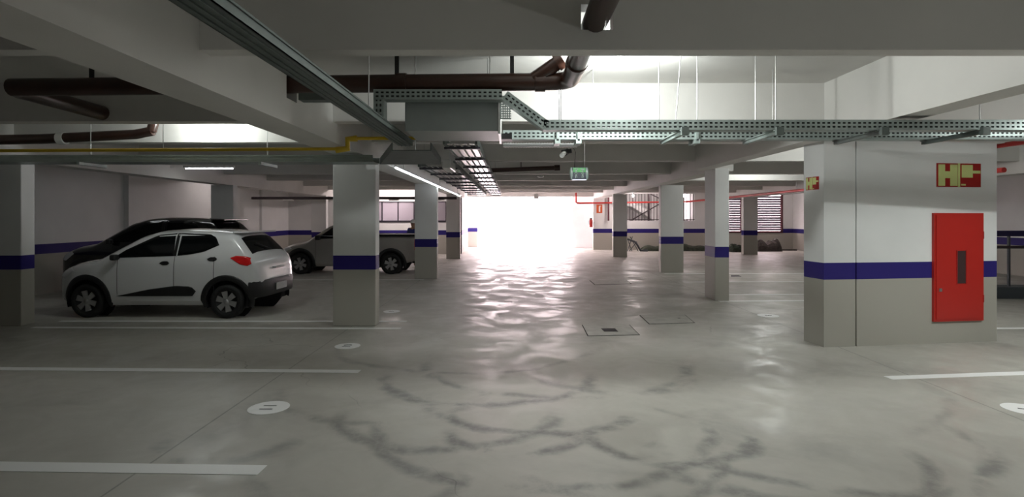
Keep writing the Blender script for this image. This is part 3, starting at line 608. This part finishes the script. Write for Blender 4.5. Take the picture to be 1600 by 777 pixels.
# ------------------------------------------------------------------ floor markings and covers
def stripe(x0, y0, x1, y1, w, label):
    f = MB(); dx, dy = x1-x0, y1-y0; l = math.hypot(dx, dy); ax, ay = -dy/l*w/2, dx/l*w/2
    f.prism([(x0-ax,y0-ay),(x1-ax,y1-ay),(x1+ax,y1+ay),(x0+ax,y0+ay)] if True else [], 0, .003); tag(f.build('parking_line', 'road_paint'), label, 'floor line', 'white parking bay lines')
def gd(py): return CH*F/(py-340)
stripe(-1.68, 3.70, -7.0, 3.86, .14, 'white bay line farthest from the white car, passing the disc reading eleven')
stripe(-1.68, 6.07, -7.2, 6.22, .12, 'white bay line between the discs reading eleven and ten')
stripe(-1.70, 8.42, -7.4, 8.50, .11, 'white bay line passing in front of the broad column')
stripe(-1.72, 9.0, -7.4, 9.02, .10, 'white bay line just behind the broad column beside the white car')
stripe(3.98, gd(591), 7.5, gd(575), .12, 'white bay line in front of the hydrant pier')
stripe(6.75, gd(514), 9.5, gd(512), .11, 'white bay line beyond the end of the hydrant pier')
stripe(4.2, gd(471), 8.5, gd(469), .12, 'white bay line at the foot of the narrow column')
stripe(4.5, gd(461), 8.5, gd(459.5), .10, 'white bay line just behind the narrow column')
stripe(4.5, gd(441), 9.5, gd(440), .12, 'white bay line midway between the narrow column and the broad column by the stairs')
stripe(4.6, gd(428), 9.5, gd(427.5), .14, 'white bay line at the foot of the broad column by the stairs')
stripe(-2.4, gd(437.5), -7.4, gd(437.5), .14, 'white bay line at the foot of the column by the pickup')
def number_disc(x, y, r, txt, label, turn):
    t = thing('number_disc', label, 'floor number', (x, y, 0), group='painted bay number discs')
    f = MB(); f.lathe([(.001,.003),(r,.003),(r,.0)], (x, y, 0), 'z', 40, False); f.build('disc', 'road_paint', t)
    for k, ch in enumerate(txt):
        text_mesh(ch, r*.95, Matrix.Translation((0,0,.0042)) @ Matrix.Rotation(turn, 4, 'Z') @ Matrix.Translation(((k-(len(txt)-1)/2)*r*.5,0,0)), 'digit', 'black_ink', t, .0006)
number_disc(gx(420,gd(637.5)), gd(637.5), .175, '11', 'white floor disc reading eleven, between the two bay lines farthest from the white car', PI/2)
number_disc(gx(543,gd(541)), gd(541), .165, '10', 'white floor disc reading ten in front of the broad striped column', PI/2)
number_disc(gx(612,gd(487)), gd(487), .15, '9', 'white floor disc reading nine just behind the broad striped column', PI/2)
number_disc(gx(1200,gd(493.5)), gd(493.5), .175, '8', 'white floor disc between the narrow column and the hydrant pier', -PI/2)
number_disc(gx(1601,gd(640)), gd(640), .165, '7', 'white floor disc lying in front of the hydrant cabinet', -PI/2)
def cover(pts, label, grate=None, mname='cover_concrete'):
    P = [(gx(px, gd(py)), gd(py)) for px, py in pts]; cxm = sum(p[0] for p in P)/4; cym = sum(p[1] for p in P)/4
    t = thing('inspection_cover', label, 'floor cover', (cxm, cym, 0))
    def sc(k): return [(cxm+(x-cxm)*k, cym+(y-cym)*k) for x, y in P]
    f = MB(); f.prism(sc(1.0), 0.0005, .003); f.build('joint', 'dark_gap', t)
    f = MB(); f.prism(sc(.965), .003, .006); lid = f.build('lid', mname, t)
    if grate:
        G = [(gx(px, gd(py)), gd(py)) for px, py in grate]; f = MB(); f.prism(G, .006, .008); f.build('grate_opening', 'black_ink', lid)
        f = MB(); xs = [g[0] for g in G]; ys = [g[1] for g in G]
        for i in range(5): x = min(xs)+(max(xs)-min(xs))*(i+.5)/5; f.box(x-.006, x+.006, min(ys)+.01, max(ys)-.01, .008, .010)
        f.build('grate_bars', 'frame_dark', lid)
    else:
        f = MB(); f.box(cxm+.2, cxm+.24, cym+.05, cym+.07, .006, .008); f.build('lifting_hole', 'black_ink', lid)
cover([(918,525.5),(1000,524),(984,508),(909,508)], 'concrete floor cover with a small black drain grate', [(944,519),(966,519),(961,514),(939,514)])
cover([(1014,507),(1086,505),(1070,492),(999,493)], 'plain concrete floor cover beside the one with the drain grate')
cover([(929,445.5),(987,444),(979,438),(921,438.5)], 'framed floor cover farther down the lane towards the exit')
f = MB(); f.prism([(gx(1140,gd(432)),gd(432.6)),(gx(1156,gd(432)),gd(432.6)),(gx(1154,gd(430)),gd(430)),(gx(1142,gd(430)),gd(430))], 0, .004); tag(f.build('floor_drain', 'black_ink'), 'small dark floor drain beyond the narrow column', 'drain')

# ------------------------------------------------------------------ cars
def lerp_tab(tab, x):
    if x <= tab[0][0]: return tab[0][1]
    for (a, u), (b, v) in zip(tab, tab[1:]):
        if x <= b: return u+(v-u)*(x-a)/(b-a)
    return tab[-1][1]
def smooth_tab(tab, x, h=.035): return (lerp_tab(tab, x-h)+2*lerp_tab(tab, x)+lerp_tab(tab, x+h))/4
def ring_x(x0, x1, ends=10, mid=60):
    a = [x0+(x1-x0)*i/mid for i in range(mid+1)]
    a += [x0+.004, x0+.012, x0+.025, x0+.045, x1-.004, x1-.012, x1-.025, x1-.045]; return sorted(set(a))
def make_car(name, label, loc, rz, top, bot, plan, vert, paint, axles, wr, side_glass, ws, rg, cat='car', extras=None, sc=(1,1,1), arch=.07):
    t = thing(name, label, cat, loc, rz); t.scale = sc
    def W(x, z):
        w = smooth_tab(plan, x, .03)*lerp_tab(vert, z); zt = smooth_tab(top, x); r = .15
        k = max(0., min(1., (z-(zt-r))/r)); w *= (1-k**3)**(1/3.) if k < 1 else 0
        k2 = max(0., min(1., (smooth_tab(bot, x)+.10-z)/.10)); return w*(1-.10*k2*k2)
    xs = ring_x(top[0][0], top[-1][0]); NL = 26; vs = []; fs = []
    ts = [i/(NL-1) for i in range(NL)]
    def zs(x):
        a, b = smooth_tab(bot, x), smooth_tab(top, x); o = []
        for q in ts: o.append(a+(b-a)*(1-(1-q)**1.6))
        return o
    for x in xs:
        Z = zs(x); L = [(x, max(W(x, z), .0), z) for z in Z]; L[-1] = (x, 0, Z[-1])
        # crown: keep the top slightly domed
        ring = L+[(x, -y, z) for x_, y, z in reversed(L[:-1])]; vs += ring
    n = 2*NL-1
    for i in range(len(xs)-1):
        for k in range(n): fs.append((i*n+k, i*n+(k+1) % n, (i+1)*n+(k+1) % n, (i+1)*n+k))
    fs.append(tuple(range(n))); fs.append(tuple((len(xs)-1)*n+k for k in range(n-1, -1, -1)))
    f = MB(); f.add(vs, fs, True); body = f.build('body', paint, t, True)
    # wheel wells cut out of the body
    cut = MB(); hw = max(p[1] for p in plan)
    for ax in axles:
        for s in (-1, 1): cut.lathe([(.001,s*(hw-.27)),(wr+arch,s*(hw-.27)),(wr+arch,s*(hw+.2)),(.001,s*(hw+.2))], (ax,0,wr+.01), 'y', 36, False)
    co = cut.build('cutter', paint, t, True); bpy.context.view_layer.update()
    md = body.modifiers.new('wells', 'BOOLEAN'); md.operation = 'DIFFERENCE'; md.object = co; md.solver = 'EXACT'
    dg = bpy.context.evaluated_depsgraph_get(); dg.update(); nm = bpy.data.meshes.new_from_object(body.evaluated_get(dg))
    body.modifiers.clear(); body.data = nm; bpy.data.objects.remove(co)
    bm = bmesh.new(); bm.from_mesh(nm)
    for e in bm.edges:
        if len(e.link_faces) == 2 and e.calc_face_angle(0) > .6: e.smooth = False
    bm.to_mesh(nm); bm.free()
    def panel(name, poly, m, parent, side, eps=.005, nx=22, nz=6, pw=None):
        """patch of the flank bounded by a polygon in (x, z), lifted off the body by eps"""
        xa = min(p[0] for p in poly); xb = max(p[0] for p in poly); cols_ = []
        for i in range(nx+1):
            x = min(max(xa+(xb-xa)*i/nx, xa+1e-4), xb-1e-4); hit = []
            for (ax_, az), (bx_, bz) in zip(poly, poly[1:]+poly[:1]):
                if (ax_-x)*(bx_-x) < 0: hit.append(az+(bz-az)*(x-ax_)/(bx_-ax_))
            lo, hi = (min(hit), max(hit)) if hit else (0, 0); cols_.append([(x, lo+(hi-lo)*k/nz) for k in range(nz+1)])
        f = MB(); vs = [(x, side*(W(x, z)+eps), z) for c in cols_ for x, z in c]; m_ = nz+1
        vi = [(x, side*(W(x, z)-.01), z) for c in cols_ for x, z in c]; N = len(vs)
        fs = [(i*m_+k, (i+1)*m_+k, (i+1)*m_+k+1, i*m_+k+1) for i in range(nx) for k in range(nz)]
        rim = [i*m_ for i in range(nx+1)]+[nx*m_+k for k in range(1, m_)]+[i*m_+nz for i in range(nx-1, -1, -1)]+[k for k in range(nz-1, 0, -1)]
        f.add(vs+vi, fs+[(rim[i], rim[(i+1) % len(rim)], rim[(i+1) % len(rim)]+N, rim[i]+N) for i in range(len(rim))], True); return f.build(name, m, parent, True)
    def deck(name, xa, xb, ya, yb, m, parent, eps=.005, nx=10, ny=8):
        """patch of the top skin between two stations; half widths ya at xa and yb at xb"""
        def ztop(x, y):
            lo, hi = smooth_tab(bot, x)+.2, smooth_tab(top, x)
            for _ in range(24):
                mid = (lo+hi)/2
                if W(x, mid) > abs(y): lo = mid
                else: hi = mid
            return lo
        f = MB(); vs = []
        for i in range(nx+1):
            q = i/nx; x = xa+(xb-xa)*q; h = ya+(yb-ya)*q
            sl = Vector((-(smooth_tab(top, x+.02)-smooth_tab(top, x-.02))/.04, 0, 1)).normalized()*eps
            for k in range(ny+1): y = -h+2*h*k/ny; vs.append((x+sl.x, y, ztop(x, y)+sl.z))
        f.add(vs, [(i*(ny+1)+k, (i+1)*(ny+1)+k, (i+1)*(ny+1)+k+1, i*(ny+1)+k+1) for i in range(nx) for k in range(ny)], True); return f.build(name, m, parent, True)
    for s in (-1, 1):
        for poly in side_glass: panel('side_window', poly, 'car_glass', t, s)
    if ws: deck('windshield', *ws, 'car_glass', t)
    if rg: deck('rear_window', *rg, 'car_glass', t)
    for ax in axles:
        for s in (-1, 1):
            y = s*(hw-.10)
            f = MB(); tw = .085; f.lathe([(wr*.66,-tw),(wr*.93,-tw),(wr,-tw*.7),(wr,tw*.7),(wr*.93,tw),(wr*.66,tw),(wr*.66,-tw)], (ax,y,wr), 'y', 32); wh = f.build('wheel', 'rubber', t, True)
            f = MB(); yo = s*tw*.85; f.lathe([(wr*.67,yo),(wr*.63,yo),(wr*.60,yo-s*.03),(.001,yo-s*.03)], (ax,y,wr), 'y', 28); f.build('rim', 'black_plastic', wh, True)
            f = MB()
            for k in range(6):
                a = k*PI/3+.3; ca, sa = math.cos(a), math.sin(a)
                for b_ in (1,):
                    i0, i1 = wr*.10, wr*.61; w0, w1 = wr*.10, wr*.17; P = [(i0,-w0),(i1,-w1),(i1,w1),(i0,w0)]
                    vs = [(ax+u*ca-v*sa, y+yo+o, wr+u*sa+v*ca) for o in (s*.006, -s*.02) for u, v in P]
                    f.add(vs, [(0,1,2,3),(7,6,5,4),(0,4,5,1),(1,5,6,2),(2,6,7,3),(3,7,4,0)])
            f.lathe([(.001,yo+s*.014),(wr*.14,yo+s*.01),(wr*.16,yo-s*.02)], (ax,y,wr), 'y', 18); f.build('spokes', 'hubcap', wh, True)
            # dark liner and arch trim
            f = MB(); r = wr+arch-.006; N = 20; vs = []
            for k in range(N+1):
                a = -.35+(PI+.7)*k/N
                for yy in (hw-.262, W(ax, wr+.2)-.015): vs.append((ax+r*math.cos(a), s*yy, wr+.01+r*math.sin(a)))
            f.add(vs, [(2*k, 2*k+1, 2*k+3, 2*k+2) for k in range(N)], True); f.add([(ax+r*math.cos(2*PI*k/32), s*(hw-.262), wr+.01+r*math.sin(2*PI*k/32)) for k in range(32)], [tuple(range(32))]); f.build('wheel_liner', 'black_plastic', t, True)
            f = MB(); vs = []; N = 24
            for k in range(N+1):
                a = -.28+(PI+.56)*k/N
                for rr, e in ((wr+arch-.01,.0),(wr+arch,.012),(wr+arch+.075,.014),(wr+arch+.085,.0)):
                    X_, Z_ = ax+rr*math.cos(a), wr+.01+rr*math.sin(a); vs.append((X_, s*(W(min(max(X_, top[0][0]+.02), top[-1][0]-.02), max(Z_, smooth_tab(bot, X_)+.02))+e), Z_))
            f.add(vs, [(4*k+j, 4*k+j+1, 4*k+j+5, 4*k+j+4) for k in range(N) for j in range(3)], True)
            if extras and extras.get('arch_trim'): f.build('arch_trim', 'black_plastic', t, True)
    if extras: extras['fn'](t, panel, deck, W)
    return t
plan_h = [(-1.75,.55),(-1.72,.66),(-1.66,.72),(-1.54,.76),(-1.2,.785),(0,.79),(1.1,.785),(1.45,.75),(1.72,.66),(1.86,.52),(1.92,.36)]
top_h = [(-1.75,.60),(-1.72,.76),(-1.69,.96),(-1.66,1.04),(-1.58,1.10),(-1.32,1.39),(-1.24,1.45),(-.8,1.49),(-.25,1.50),(.12,1.475),(.38,1.40),(1.0,1.04),(1.1,1.0),(1.42,.95),(1.66,.87),(1.82,.76),(1.89,.64),(1.92,.52)]
bot_h = [(-1.75,.42),(-1.68,.34),(-1.45,.26),(-1.2,.22),(1.2,.20),(1.6,.22),(1.86,.27),(1.92,.34)]
vert_h = [(.18,.95),(.35,.985),(.5,1.0),(.78,1.0),(.95,.985),(1.05,.955),(1.40,.78),(1.55,.72)]
glass_h = [[(.74,1.015),(.55,1.15),(.05,1.40),(-.27,1.43),(-.30,1.05)], [(-.34,1.05),(-.33,1.43),(-.84,1.41),(-.96,1.36),(-1.04,1.23),(-.8,1.12),(-.6,1.08)]]
def hatch_parts(light=True):
    def fn(t, panel, deck, W):
        for s in (-1, 1):
            panel('door_pillar', [(-.27,1.43),(-.33,1.43),(-.34,1.05),(-.30,1.05)], 'black_plastic', t, s, .006, 6)
            panel('sill_cladding', [(.68,.37),(.1,.49),(-.35,.55),(-.62,.54),(-.70,.46),(-.66,.38)], 'black_plastic', t, s, .010)
            for hx, hz in ((-.12,.93),(-.93,1.0)):
                h = panel('door_handle', [(hx+.05,hz),(hx,hz+.032),(hx-.09,hz+.032),(hx-.12,hz),(hx-.09,hz-.03),(hx,hz-.03)], 'black_plastic', t, s, .010, 8)
            panel('tail_light', [(-1.27,1.02),(-1.36,1.055),(-1.52,1.045),(-1.615,1.01),(-1.62,.92),(-1.56,.885),(-1.44,.91)], 'tail_red', t, s, .006, 12)
            f = MB(); f.bevbox(.60, .70, s*.86-.06, s*.86+.06, .98, 1.08, .03, 3); f.tube([(.65,s*.70,1.0),(.65,s*.84,1.02)], .02, 8); f.build('mirror', 'black_plastic', t, True)
            panel('head_light', [(1.44,.80),(1.56,.87),(1.70,.80),(1.78,.70),(1.66,.66)], 'lamp_clear', t, s, .006, 10)
            for dx in (.66, -.32, -1.0): panel('door_seam', [(dx-.004,.40),(dx+.004,.40),(dx+.004,1.04),(dx-.004,1.04)], 'black_plastic', t, s, .0015, 2, 12)
        # rear: bumper, plate, spoiler, badge strip
        f = MB(); vs = []; path = []
        xsb = [-1.58, -1.60, -1.65, -1.69, -1.72, -1.742]
        def off(z, sd): return [(x, sd*(W(x, z)+.016)) for x in xsb]
        lv = ((.34,-.012),(.37,.012),(.58,.016),(.63,-.012))
        cols_ = []
        for k in range(6): cols_.append([(xsb[k]-.5*max(0, e) if k > 3 else xsb[k], W(xsb[k], max(z, .43))+e, z) for z, e in lv])
        hw_ = cols_[-1][1][1]
        for k in range(1, 6): q = 1-k/5.; cols_.append([(-1.755-.02*(1-q*q)-e, hw_*q, z) for z, e in lv])
        full = cols_+[[(x, -y, z) for x, y, z in c] for c in reversed(cols_[:-1])]
        for c in full: vs += c
        n4 = len(lv); f.add(vs, [(k*n4+j_, k*n4+j_+1, (k+1)*n4+j_+1, (k+1)*n4+j_) for k in range(len(full)-1) for j_ in range(n4-1)], True)
        bp = f.build('rear_bumper', 'black_plastic', t, True)
        f = MB(); f.bevbox(-1.808, -1.789, -.2, .2, .42, .54, .004); f.build('number_plate', 'plate_grey', bp, True)
        f = MB(); f.bevbox(-1.775, -1.70, -.17, .17, .80, .83, .008); f.build('hatch_handle', 'hubcap', t, True)
        f = MB(); f.bevbox(-1.46, -1.18, -.52, .52, 1.43, 1.46, .012); f.build('roof_spoiler', 'white_car_paint' if light else 'black_car_paint', t, True)
        f = MB(); f.tube([(-1.59,-.05,1.13),(-1.48,.30,1.25)], .008, 6); f.build('rear_wiper', 'black_plastic', t, True)
        f = MB(); f.bevbox(1.86, 1.935, -.38, .38, .33, .47, .02); f.build('front_grille', 'black_plastic', t, True)
    return fn
yaw = PI-.035
make_car('hatchback_car', 'white compact hatchback with dark windows and black sill cladding', (-5.98, 10.05, 0), yaw, top_h, bot_h, plan_h, vert_h, 'white_car_paint', (-1.21, 1.21), .285, glass_h,
         (.38,1.02,.56,.62), (-1.57,-1.33,.60,.52), extras={'fn': hatch_parts(True), 'arch_trim': True})
make_car('sport_utility_car', 'black car parked close behind the white hatchback', (-7.95, 12.75, 0), PI, top_h, bot_h, plan_h, vert_h, 'black_car_paint', (-1.21, 1.21), .285, glass_h,
         (.38,1.02,.56,.62), (-1.57,-1.33,.60,.52), extras={'fn': hatch_parts(False), 'arch_trim': True}, sc=(1.08,1.08,1.14))
# silver pickup
plan_p = [(-2.22,.66),(-2.18,.74),(-2.0,.79),(-1,.81),(0,.815),(1.2,.81),(1.7,.76),(1.95,.64),(2.08,.48),(2.14,.32)]
top_p = [(-2.22,1.10),(-2.20,1.155),(-2.15,1.165),(-.55,1.165),(-.52,1.19),(-.42,1.5),(-.36,1.545),(0,1.57),(.35,1.54),(.55,1.45),(1.16,1.03),(1.26,.99),(1.7,.90),(1.95,.80),(2.08,.66),(2.14,.54)]
bot_p = [(-2.22,.46),(-2.1,.40),(-1.7,.30),(-1.2,.26),(1.4,.22),(1.9,.24),(2.1,.30),(2.14,.36)]
vert_p = [(.2,.95),(.36,.985),(.55,1.0),(.85,1.0),(1.0,.99),(1.16,.965),(1.5,.79),(1.6,.75)]
glass_p = [[(.86,1.06),(.42,1.40),(.0,1.46),(-.03,1.08)], [(-.07,1.08),(-.06,1.46),(-.30,1.44),(-.36,1.12)]]
def pickup_parts(t, panel, deck, W):
    for s in (-1, 1):
        panel('door_handle', [(.12,.95),(.03,.975),(.0,.95),(.03,.925)], 'black_plastic', t, s, .01, 6)
        for dx in (.9, -.1): panel('door_seam', [(dx-.004,.40),(dx+.004,.40),(dx+.004,1.06),(dx-.004,1.06)], 'black_plastic', t, s, .0015, 2, 12)
        panel('bed_seam', [(-.50,.40),(-.49,.40),(-.49,1.14),(-.50,1.14)], 'black_plastic', t, s, .0015, 2, 12)
        f = MB(); f.bevbox(.72, .86, s*.90-.07, s*.90+.07, 1.03, 1.17, .03, 3); f.tube([(.8,s*.72,1.07),(.8,s*.88,1.08)], .025, 8); f.build('mirror', 'black_plastic', t, True)
        panel('head_light', [(1.62,.76),(1.74,.86),(1.92,.78),(2.0,.68),(1.9,.64)], 'lamp_clear', t, s, .006, 10)
        panel('tail_light', [(-2.06,.72),(-2.06,1.08),(-2.19,1.08),(-2.19,.72)], 'tail_red', t, s, .006, 6)
        f = MB(); f.bevbox(-2.17, -.55, s*.70-.035, s*.70+.035, 1.155, 1.19, .012); f.build('bed_rail', 'black_plastic', t, True)
    f = MB(); f.bevbox(-2.16, -.56, -.68, .68, 1.15, 1.18, .01); f.build('bed_cover', 'black_plastic', t, True)
    f = MB(); f.bevbox(-2.30, -2.14, -.72, .72, .42, .60, .03); f.build('rear_bumper', 'black_plastic', t, True)
    f = MB(); f.bevbox(2.06, 2.16, -.40, .40, .34, .50, .02); f.build('front_grille', 'black_plastic', t, True)
make_car('pickup_truck', 'silver pickup with covered bed partly hidden by the striped columns', (-4.98, 17.25, 0), PI, top_p, bot_p, plan_p, vert_p, 'silver_car_paint', (-1.36, 1.36), .31, glass_p,
         (.56,1.18,.58,.64), (-.52,-.42,.58,.54), 'pickup', extras={'fn': pickup_parts, 'arch_trim': True})

# ------------------------------------------------------------------ person behind the pickup
def person(x, y, rz):
    t = thing('person', 'person in blue shirt and white cap standing behind the pickup', 'person', (x, y, 0), rz)
    J = {'pel':(0,0,.86),'wa':(0,0,1.0),'ch':(0,.01,1.2),'ne':(0,.0,1.34),'hd0':(0,.01,1.40),'hd1':(0,.02,1.47),'hd2':(0,.01,1.55),
         'sl':(.16,0,1.28),'el':(.21,-.02,1.04),'wl':(.2,.06,.82),'pl':(.2,.09,.74),'sr':(-.16,0,1.28),'er':(-.21,-.02,1.04),'wr':(-.2,.06,.82),'pr':(-.2,.09,.74),
         'hl':(.09,0,.82),'kl':(.10,.02,.45),'al':(.10,-.01,.08),'tl':(.11,.13,.035),'hr':(-.09,0,.82),'kr':(-.10,.02,.45),'ar':(-.10,-.01,.08),'tr':(-.11,.13,.035)}
    Rr = {'pel':.13,'wa':.115,'ch':.135,'ne':.055,'hd0':.065,'hd1':.085,'hd2':.075,'sl':.06,'el':.042,'wl':.03,'pl':.035,'hl':.09,'kl':.055,'al':.04,'tl':.035}
    for k in list(Rr):
        if k.endswith('l') and k not in ('pel',): Rr[k[:-1]+'r'] = Rr[k]
    E = [('pel','wa'),('wa','ch'),('ch','ne'),('ne','hd0'),('hd0','hd1'),('hd1','hd2'),('ch','sl'),('sl','el'),('el','wl'),('wl','pl'),('ch','sr'),('sr','er'),('er','wr'),('wr','pr'),('pel','hl'),('hl','kl'),('kl','al'),('al','tl'),('pel','hr'),('hr','kr'),('kr','ar'),('ar','tr')]
    for sd, w in ((1,'pl'),(-1,'pr')):                       # five fingers each
        for q in range(5):
            a = 'f%d%s' % (q, w); bx_, by_, bz_ = J[w]; ln_ = (.05,.065,.07,.065,.05)[q]
            J[a+'0'] = (bx_, by_-.04+.02*q, bz_-.025 if q < 4 else bz_); J[a+'1'] = (bx_-sd*.012, by_-.04+.022*q, bz_-.03-ln_*.6); J[a+'2'] = (bx_-sd*.03, by_-.04+.022*q, bz_-.03-ln_)
            Rr[a+'0'] = .010; Rr[a+'1'] = .009; Rr[a+'2'] = .008; E += [(w, a+'0'), (a+'0', a+'1'), (a+'1', a+'2')]
    def skin(name, keys, m, grow=0.):
        ks = [k for k in J if k in keys]; ix = {k: i for i, k in enumerate(ks)}; me = bpy.data.meshes.new(name)
        me.from_pydata([J[k] for k in ks], [(ix[a], ix[b]) for a, b in E if a in ix and b in ix], []); o = bpy.data.objects.new(name, me); C.objects.link(o)
        o.modifiers.new('skin', 'SKIN'); 
        for k in ks: sv = me.skin_vertices[0].data[ix[k]]; sv.radius = (Rr[k]+grow,)*2; sv.use_root = k in ('pel', 'wa') and k == ks[0]
        sb = o.modifiers.new('sub', 'SUBSURF'); sb.levels = 1; sb.render_levels = 1
        dg = bpy.context.evaluated_depsgraph_get(); dg.update(); nm = bpy.data.meshes.new_from_object(o.evaluated_get(dg)); bpy.data.objects.remove(o)
        for p in nm.polygons: p.use_smooth = True
        nm.materials.clear(); nm.materials.append(MATS[m]); o = bpy.data.objects.new(name, nm); C.objects.link(o); o.parent = t; return o
    skin('body', list(J), 'skin')
    skin('shirt', ['pel','wa','ch','sl','el','sr','er'], 'blue_cloth', .018)
    skin('trousers', ['pel','hl','kl','al','hr','kr','ar'], 'jeans', .014)
    f = MB(); f.lathe([(.098,1.50),(.10,1.54),(.085,1.59),(.05,1.625),(.001,1.635)], (0,.01,0), 'z', 20); f.prism([(-.08,.07),(.08,.07),(.06,.17),(-.06,.17)], 1.50, 1.51); f.build('cap', 'cap_white', t, True)
    f = MB()
    for s in (-1, 1): f.lathe([(.012,-.004),(.010,.004),(.001,.006)], (s*.032,.10,1.475), 'y', 10)
    f.build('eyes', 'black_ink', t, True)
    f = MB(); f.add([(-.014,.09,1.44),(.014,.09,1.44),(0,.125,1.442),(0,.095,1.48)], [(0,1,2),(0,2,3),(1,3,2),(0,3,1)]); f.build('nose', 'skin', t, True)
person(gx(645.5,19.5), 19.5, PI*.9)

# ------------------------------------------------------------------ bundles and rack along the far wall, railing on the right
def heap(name, x0, x1, y, d, h, m, label, cat, sd):
    rnd = random.Random(sd); f = MB(); nx, na = 26, 9; vs = []
    for i in range(nx+1):
        q = i/nx; x = x0+(x1-x0)*q; e = min(1, min(q, 1-q)*9)**.5; hv = .8+.12*math.sin(q*9+sd)+.08*math.sin(q*23+2*sd)
        for k in range(na):
            a = PI*k/(na-1); hh = h*(hv+.10*rnd.random())*e; vs.append((x+rnd.uniform(-.02,.02), y+d*math.cos(a)*(.7+.3*e), max(0, hh*math.sin(a)**.7) if 0 < k < na-1 else 0))
    f.add(vs, [(i*na+k, (i+1)*na+k, (i+1)*na+k+1, i*na+k+1) for i in range(nx) for k in range(na-1)]+[tuple(range(na)), tuple(nx*na+k for k in range(na-1, -1, -1))], False)
    tag(f.build(name, m), label, cat)
heap('rolled_net', gx(1000,28), gx(1108,28), 28.0, .3, .36, 'tarp', 'long dark green roll of netting lying under the staircase wall', 'netting', 3)
heap('tarp_heap', gx(1142,27), gx(1163,27), 27.2, .35, .42, 'tarp', 'small dark heap lying beside the striped column', 'tarp heap', 5)
heap('tarp_heap', gx(1182,27.6), gx(1222,27.6), 27.8, .4, .62, 'tarp_brown', 'larger brown heap under the louvre window', 'tarp heap', 7)
f = MB(); f.box(gx(1218,28.3), gx(1244,28.3), 28.2, 28.5, 0, .06); tag(f.build('timber_plank', 'tarp_brown'), 'flat brown plank lying beside the larger heap', 'plank')
rk = thing('metal_frame_rack', 'bent dark metal frame leaning beside the roll of netting', 'rack', (gx(992,27.4), 27.4, 0))
f = MB(); Y = 27.4; f.tube([(gx(979,Y),Y,gz(373,Y)),(gx(992,Y),Y,gz(378,Y)),(gx(996,Y),Y,gz(383,Y)),(gx(1001,Y),Y,.05),(gx(1012,Y),Y,.05)], .05, 8); f.build('top_frame', 'slate', rk)
f = MB(); f.tube([(gx(980,Y),Y+.3,gz(373,Y)),(gx(996,Y),Y+.3,gz(379,Y)),(gx(1003,Y),Y+.3,.05)], .04, 8); f.build('rear_frame', 'slate', rk)
for a, b in ((980,988),(989,981),(985,998),(996,984)): f = MB(); f.tube([(gx(a,Y),Y+.1,.75 if a < 990 else .5),(gx(b,Y),Y+.1,.02)], .02, 6); f.build('strut', 'slate', rk)
gr = thing('guard_rail', 'dark guard rail on a slate kerb beyond the hydrant pier', 'railing', (11.3, 11.7, 0))
f = MB(); f.box(9.6, 13.5, 11.5, 11.95, 0, .24); f.build('kerb', 'slate', gr)
f = MB(); f.box(9.6, 13.5, 11.66, 11.72, 1.30, 1.42); f.build('top_rail', 'navy_paint', gr)
f = MB(); f.box(9.6, 13.5, 11.66, 11.72, 1.04, 1.10); f.build('middle_rail', 'rail_dark', gr)
for x in (9.65, 10.55, 11.5, 12.45, 13.4): f = MB(); f.box(x-.02, x+.02, 11.67, 11.71, .24, 1.32); f.build('post', 'slate', gr)
unmark()
